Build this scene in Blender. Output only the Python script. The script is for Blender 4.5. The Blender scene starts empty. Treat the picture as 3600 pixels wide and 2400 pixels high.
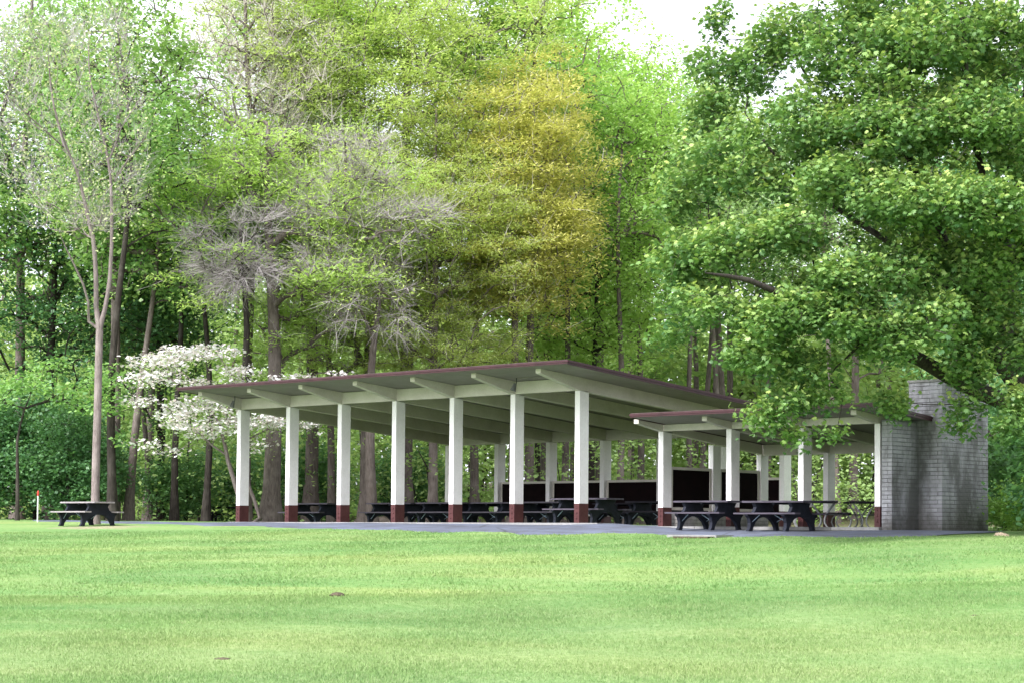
import bpy, math, random
import numpy as np
from mathutils import Matrix, Vector

random.seed(7)
RNG = np.random.default_rng(11)
PI = math.pi
HAZE = 0
scene = bpy.context.scene
COL = scene.collection

# ---------------------------------------------------------------- camera
CP = np.array([51.544, -41.503, -0.3485])
YAW, PIT, ROL, FPX, SH = -0.7578, 0.0455, 0.0087, 7119.2, 354.7
_F = np.array([math.sin(YAW)*math.cos(PIT), math.cos(YAW)*math.cos(PIT), math.sin(PIT)])
_R = np.array([math.cos(YAW), -math.sin(YAW), 0.0])
_U = np.cross(_R, _F)
R2 = _R*math.cos(ROL) + _U*math.sin(ROL)
U2 = -_R*math.sin(ROL) + _U*math.cos(ROL)
camd = bpy.data.cameras.new('camera')
cam = bpy.data.objects.new('camera', camd)
COL.objects.link(cam)
M = Matrix(((R2[0], U2[0], -_F[0], CP[0]), (R2[1], U2[1], -_F[1], CP[1]), (R2[2], U2[2], -_F[2], CP[2]), (0, 0, 0, 1)))
cam.matrix_world = M
camd.sensor_width = 36.0
camd.lens = FPX/3600*36.0
camd.shift_y = SH/3600
camd.clip_end = 3000
scene.camera = cam

def pt(px, py, D):
    """point seen at photo pixel (px,py) at forward distance D"""
    return CP + (_F + R2*(px-1800)/FPX + U2*(1200+SH-py)/FPX)*D
def gxy(px, D):
    p = pt(px, 1878, D); return float(p[0]), float(p[1])
def x_at(px, Y):
    d = _F + R2*(px-1800)/FPX + U2*(1200+SH-1860)/FPX
    t = (Y-CP[1])/d[1]; return float(CP[0]+d[0]*t)

# ---------------------------------------------------------------- materials
def nmat(name):
    m = bpy.data.materials.new(name); m.use_nodes = True
    nt = m.node_tree; nt.nodes.clear()
    out = nt.nodes.new('ShaderNodeOutputMaterial')
    return m, nt, out
def N(nt, t, **kw):
    n = nt.nodes.new(t)
    for k, v in kw.items():
        if k in n.inputs: n.inputs[k].default_value = v
        else: setattr(n, k, v)
    return n
def ramp(nt, fac, stops):
    r = nt.nodes.new('ShaderNodeValToRGB')
    el = r.color_ramp.elements
    while len(el) < len(stops): el.new(0.5)
    for e, (p, c) in zip(el, stops):
        e.position = p; e.color = (*c, 1)
    nt.links.new(fac, r.inputs[0]); return r.outputs[0]
def noise(nt, vec, scale, detail=4, rough=.6, dist=0):
    n = N(nt, 'ShaderNodeTexNoise'); n.inputs['Scale'].default_value = scale
    n.inputs['Detail'].default_value = detail; n.inputs['Roughness'].default_value = rough
    n.inputs['Distortion'].default_value = dist
    if vec is not None: nt.links.new(vec, n.inputs['Vector'])
    return n.outputs['Fac']
def mixc(nt, f, a, b, mode='MIX'):
    m = nt.nodes.new('ShaderNodeMix'); m.data_type = 'RGBA'; m.blend_type = mode
    for s, v in ((m.inputs[0], f), (m.inputs[6], a), (m.inputs[7], b)):
        if hasattr(v, 'links'): nt.links.new(v, s)
        else: s.default_value = v if not isinstance(v, tuple) else (*v, 1)
    return m.outputs[2]
def mscale(nt, vec, s):
    m = nt.nodes.new('ShaderNodeMapping'); m.inputs['Scale'].default_value = s
    nt.links.new(vec, m.inputs['Vector']); return m.outputs[0]
def mrot(nt, vec):
    m = nt.nodes.new('ShaderNodeMapping'); m.inputs['Rotation'].default_value = (0, 0, -.7)
    nt.links.new(vec, m.inputs['Vector']); return m.outputs[0]
def bump(nt, h, strength, dist=.02):
    b = nt.nodes.new('ShaderNodeBump'); b.inputs['Strength'].default_value = strength
    b.inputs['Distance'].default_value = dist; nt.links.new(h, b.inputs['Height']); return b.outputs[0]
def pos(nt): return nt.nodes.new('ShaderNodeNewGeometry').outputs['Position']
def objc(nt): return nt.nodes.new('ShaderNodeTexCoord').outputs['Object']

def surf(name, c1, c2, scale=3.0, rough=.7, bumpk=.2, stretch=(1, 1, 1), lo=.35, hi=.65, spec=.3, fine=25):
    m, nt, out = nmat(name)
    p = mscale(nt, objc(nt), stretch)
    f = noise(nt, p, scale, 5, .65)
    col = ramp(nt, f, [(lo, c1), (hi, c2)])
    f2 = noise(nt, p, fine, 3, .7)
    col = mixc(nt, .25, col, ramp(nt, f2, [(.3, tuple(.6*c for c in c1)), (.7, c2)]))
    b = N(nt, 'ShaderNodeBsdfPrincipled'); b.inputs['Roughness'].default_value = rough
    b.inputs['Specular IOR Level'].default_value = spec
    nt.links.new(col, b.inputs['Base Color'])
    if bumpk: nt.links.new(bump(nt, f2, bumpk), b.inputs['Normal'])
    nt.links.new(b.outputs[0], out.inputs[0]); return m

MAT = {}
MAT['white'] = surf('off_white_paint', (.75, .70, .705), (.86, .81, .82), 1.6, .55, .08)
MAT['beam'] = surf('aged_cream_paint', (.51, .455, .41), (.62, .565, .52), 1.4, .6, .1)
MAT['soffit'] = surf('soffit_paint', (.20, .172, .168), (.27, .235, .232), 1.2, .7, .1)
MAT['redbase'] = surf('worn_maroon_paint', (.042, .010, .011), (.095, .030, .030), 4, .5, .25, lo=.3, hi=.75)
MAT['fascia'] = surf('maroon_fascia_paint', (.028, .008, .010), (.058, .019, .025), 2.5, .45, .1)
MAT['shingle'] = surf('dark_brown_shingle', (.05, .035, .035), (.10, .07, .07), 5, .9, .4)
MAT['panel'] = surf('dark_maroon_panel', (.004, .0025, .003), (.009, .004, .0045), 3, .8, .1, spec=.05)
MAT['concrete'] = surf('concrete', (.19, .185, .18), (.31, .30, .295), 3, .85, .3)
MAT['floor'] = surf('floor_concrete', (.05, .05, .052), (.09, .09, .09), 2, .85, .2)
MAT['plastic'] = surf('dark_blue_grey_plastic', (.010, .011, .016), (.024, .026, .038), 4, .6, .15, spec=.12)
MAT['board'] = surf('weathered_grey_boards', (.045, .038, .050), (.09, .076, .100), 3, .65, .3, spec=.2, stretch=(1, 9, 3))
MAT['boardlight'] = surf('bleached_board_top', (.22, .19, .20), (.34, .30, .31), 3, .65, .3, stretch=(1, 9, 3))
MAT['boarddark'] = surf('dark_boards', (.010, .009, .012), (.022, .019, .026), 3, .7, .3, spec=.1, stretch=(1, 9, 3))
MAT['steel'] = surf('galvanised_pipe', (.22, .22, .23), (.34, .34, .35), 6, .4, .05, spec=.6)
MAT['blackmetal'] = surf('dark_metal', (.03, .03, .03), (.07, .07, .07), 8, .5, .1)
MAT['bluegrey'] = surf('blue_grey_steel', (.12, .16, .20), (.22, .28, .33), 5, .5, .1)
MAT['stakewhite'] = surf('white_stake_paint', (.65, .65, .65), (.8, .8, .8), 8, .5, .05)
MAT['stakered'] = surf('red_stake_cap', (.45, .03, .02), (.6, .05, .04), 8, .5, .05)
MAT['dirt'] = surf('dark_soil', (.045, .035, .022), (.11, .085, .055), 9, .95, .8)
MAT['stone'] = surf('brown_field_stone', (.20, .15, .12), (.36, .29, .25), 5, .9, .6)
MAT['palestone'] = surf('pale_sand_stone', (.50, .38, .26), (.62, .48, .34), 7, .8, .3)
MAT['box'] = surf('grey_utility_box', (.10, .10, .10), (.16, .16, .16), 5, .5, .1)

def bark(name, c1, c2):
    m, nt, out = nmat(name)
    p = mscale(nt, pos(nt), (6, 6, 1.1))
    f = noise(nt, p, 3, 5, .7, .4)
    g = noise(nt, pos(nt), 1.3, 3, .6)
    col = ramp(nt, f, [(.3, c1), (.7, c2)])
    col = mixc(nt, ramp(nt, g, [(.5, (0, 0, 0)), (.72, (.5, .5, .5))]), col, tuple(min(1, 1.35*c+.03) for c in c2))
    b = N(nt, 'ShaderNodeBsdfPrincipled'); b.inputs['Roughness'].default_value = .9
    b.inputs['Specular IOR Level'].default_value = .15
    nt.links.new(col, b.inputs['Base Color'])
    nt.links.new(bump(nt, f, .8, .04), b.inputs['Normal'])
    nt.links.new(b.outputs[0], out.inputs[0]); return m
MAT['bark'] = bark('grey_brown_bark', (.07, .055, .048), (.19, .155, .14))
MAT['barkdark'] = bark('dark_wet_bark', (.018, .015, .013), (.06, .05, .042))
MAT['barkpale'] = bark('pale_mauve_bark', (.13, .10, .098), (.27, .22, .21))
MAT['twig'] = bark('pale_grey_twigs', (.25, .22, .215), (.39, .35, .345))
MAT['twigbrown'] = bark('purple_brown_twigs', (.44, .38, .36), (.60, .53, .50))

def leafmat(name, stops, trans=.4, hue=.0, gloss=.1, tcol=(1.0, 1.05, .66)):
    """colour varies leaf by leaf (point attribute 'tint') and clump by clump"""
    m, nt, out = nmat(name)
    a = nt.nodes.new('ShaderNodeAttribute'); a.attribute_name = 'tint'
    col = ramp(nt, a.outputs['Fac'], [(i/(len(stops)-1), c) for i, c in enumerate(stops)])
    oi = nt.nodes.new('ShaderNodeObjectInfo')
    hs = nt.nodes.new('ShaderNodeHueSaturation')
    mr = nt.nodes.new('ShaderNodeMapRange')
    mr.inputs['To Min'].default_value = .5-.014; mr.inputs['To Max'].default_value = .5+.006
    nt.links.new(oi.outputs['Random'], mr.inputs['Value'])
    hs.inputs['Saturation'].default_value = .90; nt.links.new(mr.outputs[0], hs.inputs['Hue']); nt.links.new(col, hs.inputs['Color'])
    col = hs.outputs[0]
    d = N(nt, 'ShaderNodeBsdfDiffuse'); t = N(nt, 'ShaderNodeBsdfTranslucent')
    nt.links.new(col, d.inputs[0])
    tc = mixc(nt, 1.0, col, tcol, 'MULTIPLY'); nt.links.new(tc, t.inputs[0])
    mx = N(nt, 'ShaderNodeMixShader'); mx.inputs[0].default_value = trans
    nt.links.new(d.outputs[0], mx.inputs[1]); nt.links.new(t.outputs[0], mx.inputs[2])
    last = mx.outputs[0]
    if gloss:
        gl = N(nt, 'ShaderNodeBsdfGlossy'); gl.inputs['Roughness'].default_value = .45
        gl.inputs['Color'].default_value = (.7, .7, .7, 1)
        m2 = N(nt, 'ShaderNodeMixShader'); m2.inputs[0].default_value = gloss
        nt.links.new(last, m2.inputs[1]); nt.links.new(gl.outputs[0], m2.inputs[2]); last = m2.outputs[0]
    nt.links.new(last, out.inputs[0]); return m
LM = {
 'mid':    leafmat('mid_green_leaves', [(.13, .28, .07), (.22, .41, .10), (.34, .54, .15)], .5, gloss=.04),
 'dark':   leafmat('deep_green_leaves', [(.05, .15, .06), (.09, .24, .08), (.16, .36, .11)], .4, gloss=.04),
 'bright': leafmat('bright_green_leaves', [(.21, .43, .07), (.33, .57, .10), (.47, .68, .17)], .55, gloss=.04),
 'pale':   leafmat('pale_green_leaves', [(.27, .47, .20), (.41, .60, .27), (.55, .70, .36)], .55, gloss=.04),
 'olive':  leafmat('olive_green_needles', [(.33, .42, .10), (.46, .56, .14), (.56, .65, .20)], .55, gloss=0),
 'lime':   leafmat('lime_needles', [(.33, .50, .11), (.45, .62, .14), (.57, .72, .20)], .55, gloss=0),
 'gold':   leafmat('golden_green_needles', [(.40, .44, .09), (.54, .54, .12), (.64, .61, .17)], .5, gloss=0),
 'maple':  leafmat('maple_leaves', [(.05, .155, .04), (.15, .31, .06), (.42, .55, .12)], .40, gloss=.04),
 'bud':    leafmat('yellow_green_buds', [(.40, .46, .22), (.50, .56, .26), (.58, .60, .32)], .4, gloss=0),
 'petal':  leafmat('white_petals', [(.66, .56, .51), (.78, .73, .70), (.86, .85, .85)], .3, gloss=0, tcol=(1, 1, 1)),
 'shrub':  leafmat('shrub_leaves', [(.07, .19, .07), (.13, .31, .09), (.23, .45, .13)], .42, gloss=.04),
 'under':  leafmat('woodland_undergrowth_leaves', [(.18, .29, .09), (.28, .43, .13), (.42, .56, .20)], .5, gloss=0),
}

def grass_color(nt, p):
    big = noise(nt, mscale(nt, mrot(nt, p), (.10, .19, .1)), 1.0, 3, .55, .6)
    med = noise(nt, mscale(nt, mrot(nt, p), (.45, .9, .5)), 1.0, 4, .6, .3)
    fin = noise(nt, p, 7, 4, .7)
    c = ramp(nt, big, [(.36, (.045, .17, .05)), (.47, (.12, .255, .07)), (.55, (.21, .30, .10)), (.66, (.31, .34, .11))])
    c = mixc(nt, .45, c, ramp(nt, med, [(.30, (.10, .22, .065)), (.5, (.18, .29, .10)), (.70, (.30, .35, .16))]))
    c = mixc(nt, .35, c, ramp(nt, fin, [(.3, (.08, .16, .04)), (.5, (.20, .30, .10)), (.72, (.35, .40, .19))]))
    vd = N(nt, 'ShaderNodeVectorMath', operation='DISTANCE'); nt.links.new(p, vd.inputs[0]); vd.inputs[1].default_value = (38, -27, -1.8)
    ad = N(nt, 'ShaderNodeMath', operation='MULTIPLY_ADD'); nt.links.new(noise(nt, mscale(nt, mrot(nt, p), (.16, .4, .1)), 1.0, 4, .6), ad.inputs[0]); ad.inputs[1].default_value = 16; nt.links.new(vd.outputs['Value'], ad.inputs[2])
    mr = N(nt, 'ShaderNodeMapRange'); mr.inputs['From Min'].default_value = 23; mr.inputs['From Max'].default_value = 15; mr.inputs['To Max'].default_value = .22
    nt.links.new(ad.outputs[0], mr.inputs['Value'])
    c = mixc(nt, mr.outputs[0], c, ramp(nt, fin, [(.3, (.19, .25, .11)), (.7, (.35, .38, .21))]))
    return c
def grassmat(name, blades):
    m, nt, out = nmat(name)
    p = pos(nt); c = grass_color(nt, p)
    if blades:
        a = nt.nodes.new('ShaderNodeAttribute'); a.attribute_name = 'tint'
        c = mixc(nt, .32, c, ramp(nt, a.outputs['Fac'], [(0, (.09, .18, .05)), (.5, (.21, .32, .11)), (.85, (.35, .43, .20)), (1, (.52, .50, .32))]))
        d = N(nt, 'ShaderNodeBsdfDiffuse'); t = N(nt, 'ShaderNodeBsdfTranslucent')
        nt.links.new(c, d.inputs[0]); nt.links.new(c, t.inputs[0])
        mx = N(nt, 'ShaderNodeMixShader'); mx.inputs[0].default_value = .3
        nt.links.new(d.outputs[0], mx.inputs[1]); nt.links.new(t.outputs[0], mx.inputs[2])
        nt.links.new(mx.outputs[0], out.inputs[0])
    else:
        # bare earth in the woodland behind and in worn spots beside the path
        b = N(nt, 'ShaderNodeBsdfPrincipled'); b.inputs['Roughness'].default_value = .95
        b.inputs['Specular IOR Level'].default_value = .1
        sp = N(nt, 'ShaderNodeSeparateXYZ'); nt.links.new(p, sp.inputs[0])
        wood = N(nt, 'ShaderNodeMath', operation='ADD'); nt.links.new(sp.outputs['Y'], wood.inputs[0])
        nn = N(nt, 'ShaderNodeMath', operation='MULTIPLY'); nt.links.new(noise(nt, p, .5, 3), nn.inputs[0]); nn.inputs[1].default_value = 6
        nt.links.new(nn.outputs[0], wood.inputs[1])
        xx = N(nt, 'ShaderNodeMath', operation='MULTIPLY'); nt.links.new(sp.outputs['X'], xx.inputs[0]); xx.inputs[1].default_value = -.55
        w2 = N(nt, 'ShaderNodeMath', operation='ADD'); nt.links.new(wood.outputs[0], w2.inputs[0]); nt.links.new(xx.outputs[0], w2.inputs[1])
        mr = N(nt, 'ShaderNodeMapRange'); mr.inputs['From Min'].default_value = 9; mr.inputs['From Max'].default_value = 14
        nt.links.new(w2.outputs[0], mr.inputs['Value'])
        fl = ramp(nt, noise(nt, p, 2.5, 5, .7), [(.35, (.07, .09, .03)), (.55, (.12, .10, .06)), (.7, (.10, .17, .05))])
        c = mixc(nt, mr.outputs[0], c, fl)
        # worn pale soil round the single table at the corner of the path
        vd = N(nt, 'ShaderNodeVectorMath', operation='DISTANCE'); nt.links.new(p, vd.inputs[0]); vd.inputs[1].default_value = (WORN[0], WORN[1], -.15)
        ad = N(nt, 'ShaderNodeMath', operation='ADD'); nt.links.new(vd.outputs['Value'], ad.inputs[0])
        n3 = N(nt, 'ShaderNodeMath', operation='MULTIPLY'); nt.links.new(noise(nt, p, 1.6, 4, .7), n3.inputs[0]); n3.inputs[1].default_value = 3.2
        nt.links.new(n3.outputs[0], ad.inputs[1])
        mw = N(nt, 'ShaderNodeMapRange'); mw.inputs['From Min'].default_value = 3.4; mw.inputs['From Max'].default_value = 2.4
        nt.links.new(ad.outputs[0], mw.inputs['Value'])
        c = mixc(nt, mw.outputs[0], c, (.30, .28, .17))
        nt.links.new(c, b.inputs['Base Color'])
        nt.links.new(bump(nt, noise(nt, p, 12, 5, .8), .9, .05), b.inputs['Normal'])
        nt.links.new(b.outputs[0], out.inputs[0])
    return m
WORN = gxy(350, 61.0)
MAT['lawn'] = grassmat('mown_grass', False)
MAT['blades'] = grassmat('grass_blades', True)

def asphaltmat():
    m, nt, out = nmat('worn_blue_grey_asphalt')
    p = pos(nt)
    c = ramp(nt, noise(nt, mscale(nt, p, (.5, 1.6, 1)), 1.1, 4, .6, .8), [(.36, (.035, .035, .045)), (.5, (.075, .085, .125)), (.66, (.12, .14, .205))])
    c = mixc(nt, .35, c, ramp(nt, noise(nt, p, 60, 2, .8), [(.3, (.05, .055, .07)), (.7, (.24, .26, .33))]))
    v = N(nt, 'ShaderNodeTexVoronoi', feature='DISTANCE_TO_EDGE'); v.inputs['Scale'].default_value = .32
    nt.links.new(p, v.inputs['Vector'])
    c = mixc(nt, ramp(nt, v.outputs['Distance'], [(.0, (.8, .8, .8)), (.012, (0, 0, 0))]), c, (.03, .03, .035))
    b = N(nt, 'ShaderNodeBsdfPrincipled'); b.inputs['Roughness'].default_value = .8
    nt.links.new(c, b.inputs['Base Color'])
    nt.links.new(bump(nt, noise(nt, p, 60, 3), .4, .01), b.inputs['Normal'])
    nt.links.new(b.outputs[0], out.inputs[0]); return m
MAT['asphalt'] = asphaltmat()

def blockmat(name, c1, c2, mortar, stain):
    m, nt, out = nmat(name)
    g = nt.nodes.new('ShaderNodeNewGeometry')
    sp = N(nt, 'ShaderNodeSeparateXYZ'); nt.links.new(g.outputs['Position'], sp.inputs[0])
    sn = N(nt, 'ShaderNodeSeparateXYZ'); nt.links.new(g.outputs['Normal'], sn.inputs[0])
    ab = N(nt, 'ShaderNodeMath', operation='ABSOLUTE'); nt.links.new(sn.outputs[0], ab.inputs[0])
    gt = N(nt, 'ShaderNodeMath', operation='GREATER_THAN'); nt.links.new(ab.outputs[0], gt.inputs[0]); gt.inputs[1].default_value = .5
    mx = nt.nodes.new('ShaderNodeMix'); mx.data_type = 'FLOAT'
    nt.links.new(gt.outputs[0], mx.inputs[0]); nt.links.new(sp.outputs[0], mx.inputs[2]); nt.links.new(sp.outputs[1], mx.inputs[3])
    cb = N(nt, 'ShaderNodeCombineXYZ'); nt.links.new(mx.outputs[0], cb.inputs[0]); nt.links.new(sp.outputs[2], cb.inputs[1])
    br = N(nt, 'ShaderNodeTexBrick'); nt.links.new(cb.outputs[0], br.inputs['Vector'])
    br.inputs['Color1'].default_value = (*c1, 1); br.inputs['Color2'].default_value = (*c2, 1); br.inputs['Mortar'].default_value = (*mortar, 1)
    br.inputs['Scale'].default_value = 1; br.inputs['Brick Width'].default_value = .44; br.inputs['Row Height'].default_value = .10
    br.inputs['Mortar Size'].default_value = .009; br.inputs['Mortar Smooth'].default_value = .3
    st = noise(nt, mscale(nt, g.outputs['Position'], (1.2, 1.2, .6)), 1.2, 5, .65)
    smooth = tuple(.5*(a+b) for a, b in zip(c1, c2))
    wash = ramp(nt, noise(nt, mscale(nt, g.outputs['Position'], (1.0, 1.0, 1.4)), 1.7, 4, .6), [(.44, (0, 0, 0)), (.62, (.85, .85, .85))])
    bcol = mixc(nt, wash, br.outputs['Color'], smooth)
    col = mixc(nt, ramp(nt, st, [(.42, (0, 0, 0)), (.60, (.9, .9, .9))]), bcol, stain)
    lo = N(nt, 'ShaderNodeMapRange'); lo.inputs['From Min'].default_value = .55; lo.inputs['From Max'].default_value = -.15
    ad = N(nt, 'ShaderNodeMath', operation='ADD'); nt.links.new(sp.outputs[2], ad.inputs[0])
    nz = N(nt, 'ShaderNodeMath', operation='MULTIPLY_ADD'); nt.links.new(noise(nt, g.outputs['Position'], 2.5, 4, .7), nz.inputs[0]); nz.inputs[1].default_value = 1.0; nz.inputs[2].default_value = -.5
    nt.links.new(nz.outputs[0], ad.inputs[1]); nt.links.new(ad.outputs[0], lo.inputs['Value'])
    lo.inputs['To Max'].default_value = .75
    col = mixc(nt, lo.outputs[0], col, (.055, .05, .04))
    b = N(nt, 'ShaderNodeBsdfPrincipled'); b.inputs['Roughness'].default_value = .9
    nt.links.new(col, b.inputs['Base Color'])
    h = N(nt, 'ShaderNodeMath', operation='MULTIPLY_ADD'); nt.links.new(noise(nt, g.outputs['Position'], 14, 4, .7), h.inputs[0]); h.inputs[1].default_value = .9
    iv = N(nt, 'ShaderNodeMath', operation='MULTIPLY'); nt.links.new(br.outputs['Fac'], iv.inputs[0]); iv.inputs[1].default_value = -.8
    nt.links.new(iv.outputs[0], h.inputs[2])
    nt.links.new(bump(nt, h.outputs[0], .9, .03), b.inputs['Normal'])
    nt.links.new(b.outputs[0], out.inputs[0]); return m
MAT['block'] = blockmat('weathered_grey_block', (.31, .30, .33), (.43, .42, .45), (.10, .10, .105), (.13, .125, .125))
MAT['whiteblock'] = blockmat('whitewashed_block', (.50, .46, .46), (.60, .56, .56), (.28, .26, .26), (.32, .29, .29))

# ---------------------------------------------------------------- object helpers
def tag(o, label=None, cat=None, group=None, kind=None):
    if label: o['label'] = label
    if cat: o['category'] = cat
    if group: o['group'] = group
    if kind: o['kind'] = kind
    return o
def empty(name, loc, rz=0):
    o = bpy.data.objects.new(name, None); COL.objects.link(o)
    o.location = loc; o.rotation_euler = (0, 0, rz); o.empty_display_size = .2
    return o
def link(name, me, parent=None, loc=None):
    o = bpy.data.objects.new(name, me); COL.objects.link(o)
    if parent is not None: o.parent = parent
    if loc is not None: o.location = loc
    return o
class MB:
    def __init__(s): s.v = []; s.f = []
    def hexa(s, p):
        b = len(s.v); s.v += [tuple(q) for q in p]
        s.f += [(b, b+3, b+2, b+1), (b+4, b+5, b+6, b+7), (b, b+1, b+5, b+4), (b+1, b+2, b+6, b+5), (b+2, b+3, b+7, b+6), (b+3, b, b+4, b+7)]
    def box(s, x0, x1, y0, y1, z0, z1):
        s.hexa([(x0, y0, z0), (x1, y0, z0), (x1, y1, z0), (x0, y1, z0), (x0, y0, z1), (x1, y0, z1), (x1, y1, z1), (x0, y1, z1)])
    def prism(s, poly, x0, x1):
        """polygon of (y,z) extruded along x"""
        b = len(s.v); n = len(poly)
        s.v += [(x0, y, z) for y, z in poly] + [(x1, y, z) for y, z in poly]
        s.f += [tuple(range(b, b+n)), tuple(range(b+2*n-1, b+n-1, -1))]
        for i in range(n):
            j = (i+1) % n; s.f.append((b+i, b+n+i, b+n+j, b+j))
    def tube(s, pts, r, n=8, cap=True):
        pts = [Vector(p) for p in pts]; b = len(s.v)
        rs = r if isinstance(r, (list, tuple)) else [r]*len(pts)
        for i, p in enumerate(pts):
            t = (pts[min(i+1, len(pts)-1)]-pts[max(i-1, 0)]).normalized()
            a = t.orthogonal().normalized() if i == 0 else (a - t*a.dot(t)).normalized()
            c = t.cross(a)
            for k in range(n):
                w = 2*PI*k/n; s.v.append(tuple(p+(a*math.cos(w)+c*math.sin(w))*rs[i]))
        for i in range(len(pts)-1):
            for k in range(n):
                q = b+i*n; s.f.append((q+k, q+(k+1) % n, q+n+(k+1) % n, q+n+k))
        if cap:
            s.f.append(tuple(range(b+n-1, b-1, -1))); e = b+(len(pts)-1)*n; s.f.append(tuple(range(e, e+n)))
    def mesh(s, name, mat, smooth=False):
        me = bpy.data.meshes.new(name); me.from_pydata(s.v, [], s.f); me.validate(); me.update()
        import bmesh
        bm = bmesh.new(); bm.from_mesh(me); bmesh.ops.recalc_face_normals(bm, faces=bm.faces); bm.to_mesh(me); bm.free()
        me.materials.append(mat)
        if smooth: me.polygons.foreach_set('use_smooth', [True]*len(me.polygons))
        return me
    def build(s, name, mat, parent=None, smooth=False):
        return link(name, s.mesh(name, mat, smooth), parent)
def raw_mesh(name, V, F, mat, tint=None, smooth=False):
    """V (n,3), F (m,k) constant k"""
    me = bpy.data.meshes.new(name)
    V = np.ascontiguousarray(V, dtype=np.float32); F = np.ascontiguousarray(F, dtype=np.int32)
    k = F.shape[1]
    me.vertices.add(len(V)); me.vertices.foreach_set('co', V.ravel())
    me.loops.add(F.size); me.loops.foreach_set('vertex_index', F.ravel())
    me.polygons.add(len(F)); me.polygons.foreach_set('loop_start', np.arange(0, F.size, k, dtype=np.int32))
    me.update(calc_edges=True)
    if tint is not None:
        a = me.attributes.new('tint', 'FLOAT', 'POINT'); a.data.foreach_set('value', np.ascontiguousarray(tint, dtype=np.float32))
    me.materials.append(mat)
    if smooth: me.polygons.foreach_set('use_smooth', np.ones(len(F), dtype=bool))
    return me

# ---------------------------------------------------------------- ground
CT = []
for x, e in ((-30, .10), (-22, .06), (-14, .03), (-8, -.04), (-4, -.09), (0, -.12), (4, -.18), (8, -.25), (12, -.31), (16, -.36), (21, -.37), (26, -.36), (31, -.38), (40, -.40), (60, -.5)):
    CT.append((x, -3.2-(0 if x > 0 else .12*x*0), e))
for x, e in ((-30, .15), (-14, .09), (-4, .0), (0, -.03), (8, -.034), (16, -.045), (18, -.14), (24, -.18), (28, -.24), (40, -.3), (60, -.35)):
    CT.append((x, .0, e))
for x in (-40, -20, 0, 10, 20, 30, 45, 60): CT.append((x, 14, .0)); CT.append((x, 40, .5)); CT.append((x, 110, 4.5))
CT += [(3, .25, -.035), (6, .25, -.035), (10, .25, -.04), (13, .25, -.045), (8, 5, -.13), (20, 3, -.19), (33, -29.7, -1.95), (36.4, -25.5, -1.95), (40.1, -21.1, -1.95), (51.5, -41.5, -1.98), (26, -40, -1.98), (60, -20, -1.9), (10, -40, -1.7), (60, -60, -2), (20, -18, -1.18), (28, -12, -1.0), (10, -18, -1.0), (36, -12, -1.15), (0, -18, -.72), (-20, -20, -.5), (-20, -60, -1.2), (110, -20, -1.6), (110, 30, -.3), (-70, 0, .3), (-70, 60, 3.5), (-70, 110, 5)]
CT = np.array(CT, dtype=float)
_d = np.linalg.norm(CT[:, None, :2]-CT[None, :, :2], axis=2)
_A = np.block([[_d + np.eye(len(CT))*1e-2*0, np.ones((len(CT), 1))], [np.ones((1, len(CT))), np.zeros((1, 1))]])
_w = np.linalg.solve(_A, np.concatenate([CT[:, 2], [0]]))
def gz(x, y):
    x = np.atleast_1d(np.asarray(x, dtype=float)); y = np.atleast_1d(np.asarray(y, dtype=float))
    xc = np.clip(x, -70, 110); yc = np.clip(y, -60, 110)
    r = np.full(x.shape, _w[-1])
    for (a, b, _), w in zip(CT, _w[:-1]): r = r + w*np.hypot(xc-a, yc-b)
    return r
def g1(x, y): return float(gz(x, y)[0])

def axis(lo, hi, flo, fhi, step):
    a = list(np.arange(flo, fhi+.001, step)); s = step; v = flo
    while v > lo: s *= 1.35; v -= s; a.insert(0, max(v, lo))
    s = step; v = fhi
    while v < hi: s *= 1.35; v += s; a.append(min(v, hi))
    return np.array(a)
gx = axis(-900, 900, -20, 56, .45); gy = axis(-900, 1200, -45, 14, .45)
X, Y = np.meshgrid(gx, gy); Zg = gz(X.ravel(), Y.ravel())
Zg = Zg + .012*np.sin(X.ravel()*1.3+1.1*np.sin(Y.ravel()*.7))*np.cos(Y.ravel()*1.1)
nx, ny = len(gx), len(gy)
idx = np.arange(nx*ny).reshape(ny, nx)
Fq = np.stack([idx[:-1, :-1].ravel(), idx[:-1, 1:].ravel(), idx[1:, 1:].ravel(), idx[1:, :-1].ravel()], 1)
lawn = link('lawn', raw_mesh('lawn', np.stack([X.ravel(), Y.ravel(), Zg], 1), Fq, MAT['lawn'], smooth=True))
tag(lawn, 'mown green lawn sloping up to the pavilion', 'lawn', kind='structure')

# asphalt apron in front of the pavilion, with an uneven edge against the grass
ax = np.arange(-9, 27.3, .3); rows = 14
def edgeY(x):
    n = .16*math.sin(x*1.9)+.10*math.sin(x*4.3+1)+.07*math.sin(x*9.1+2)
    base = -2.9 if x > -1 else -2.9+min(1, (-1-x)/7)*.9
    if 17.2 < x < 20.4: base += .75*math.sin((x-17.2)/3.2*PI)
    if x > 25: base += .55*(x-25)
    return base+n
AV, AF = [], []
for x in ax:
    y0 = edgeY(x); y1 = .15 if x > -.6 else (-1.0 + .1*math.sin(x*3))
    if x > 17: y1 = 1.5
    for j in range(rows):
        y = y0+(y1-y0)*j/(rows-1); AV.append((x, y, 0))
AV = np.array(AV); AV[:, 2] = gz(AV[:, 0], AV[:, 1])+.022+.012*np.sin(AV[:, 0]*1.3+1.1*np.sin(AV[:, 1]*.7))*np.cos(AV[:, 1]*1.1)
AV[0::rows, 2] -= .03
for i in range(len(ax)-1):
    for j in range(rows-1):
        a = i*rows+j; AF.append((a, a+rows, a+rows+1, a+1))
o = link('path', raw_mesh('path', AV, np.array(AF), MAT['asphalt'], smooth=True))
tag(o, 'worn blue grey asphalt apron along the front of the pavilion', 'path', kind='structure')

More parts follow.
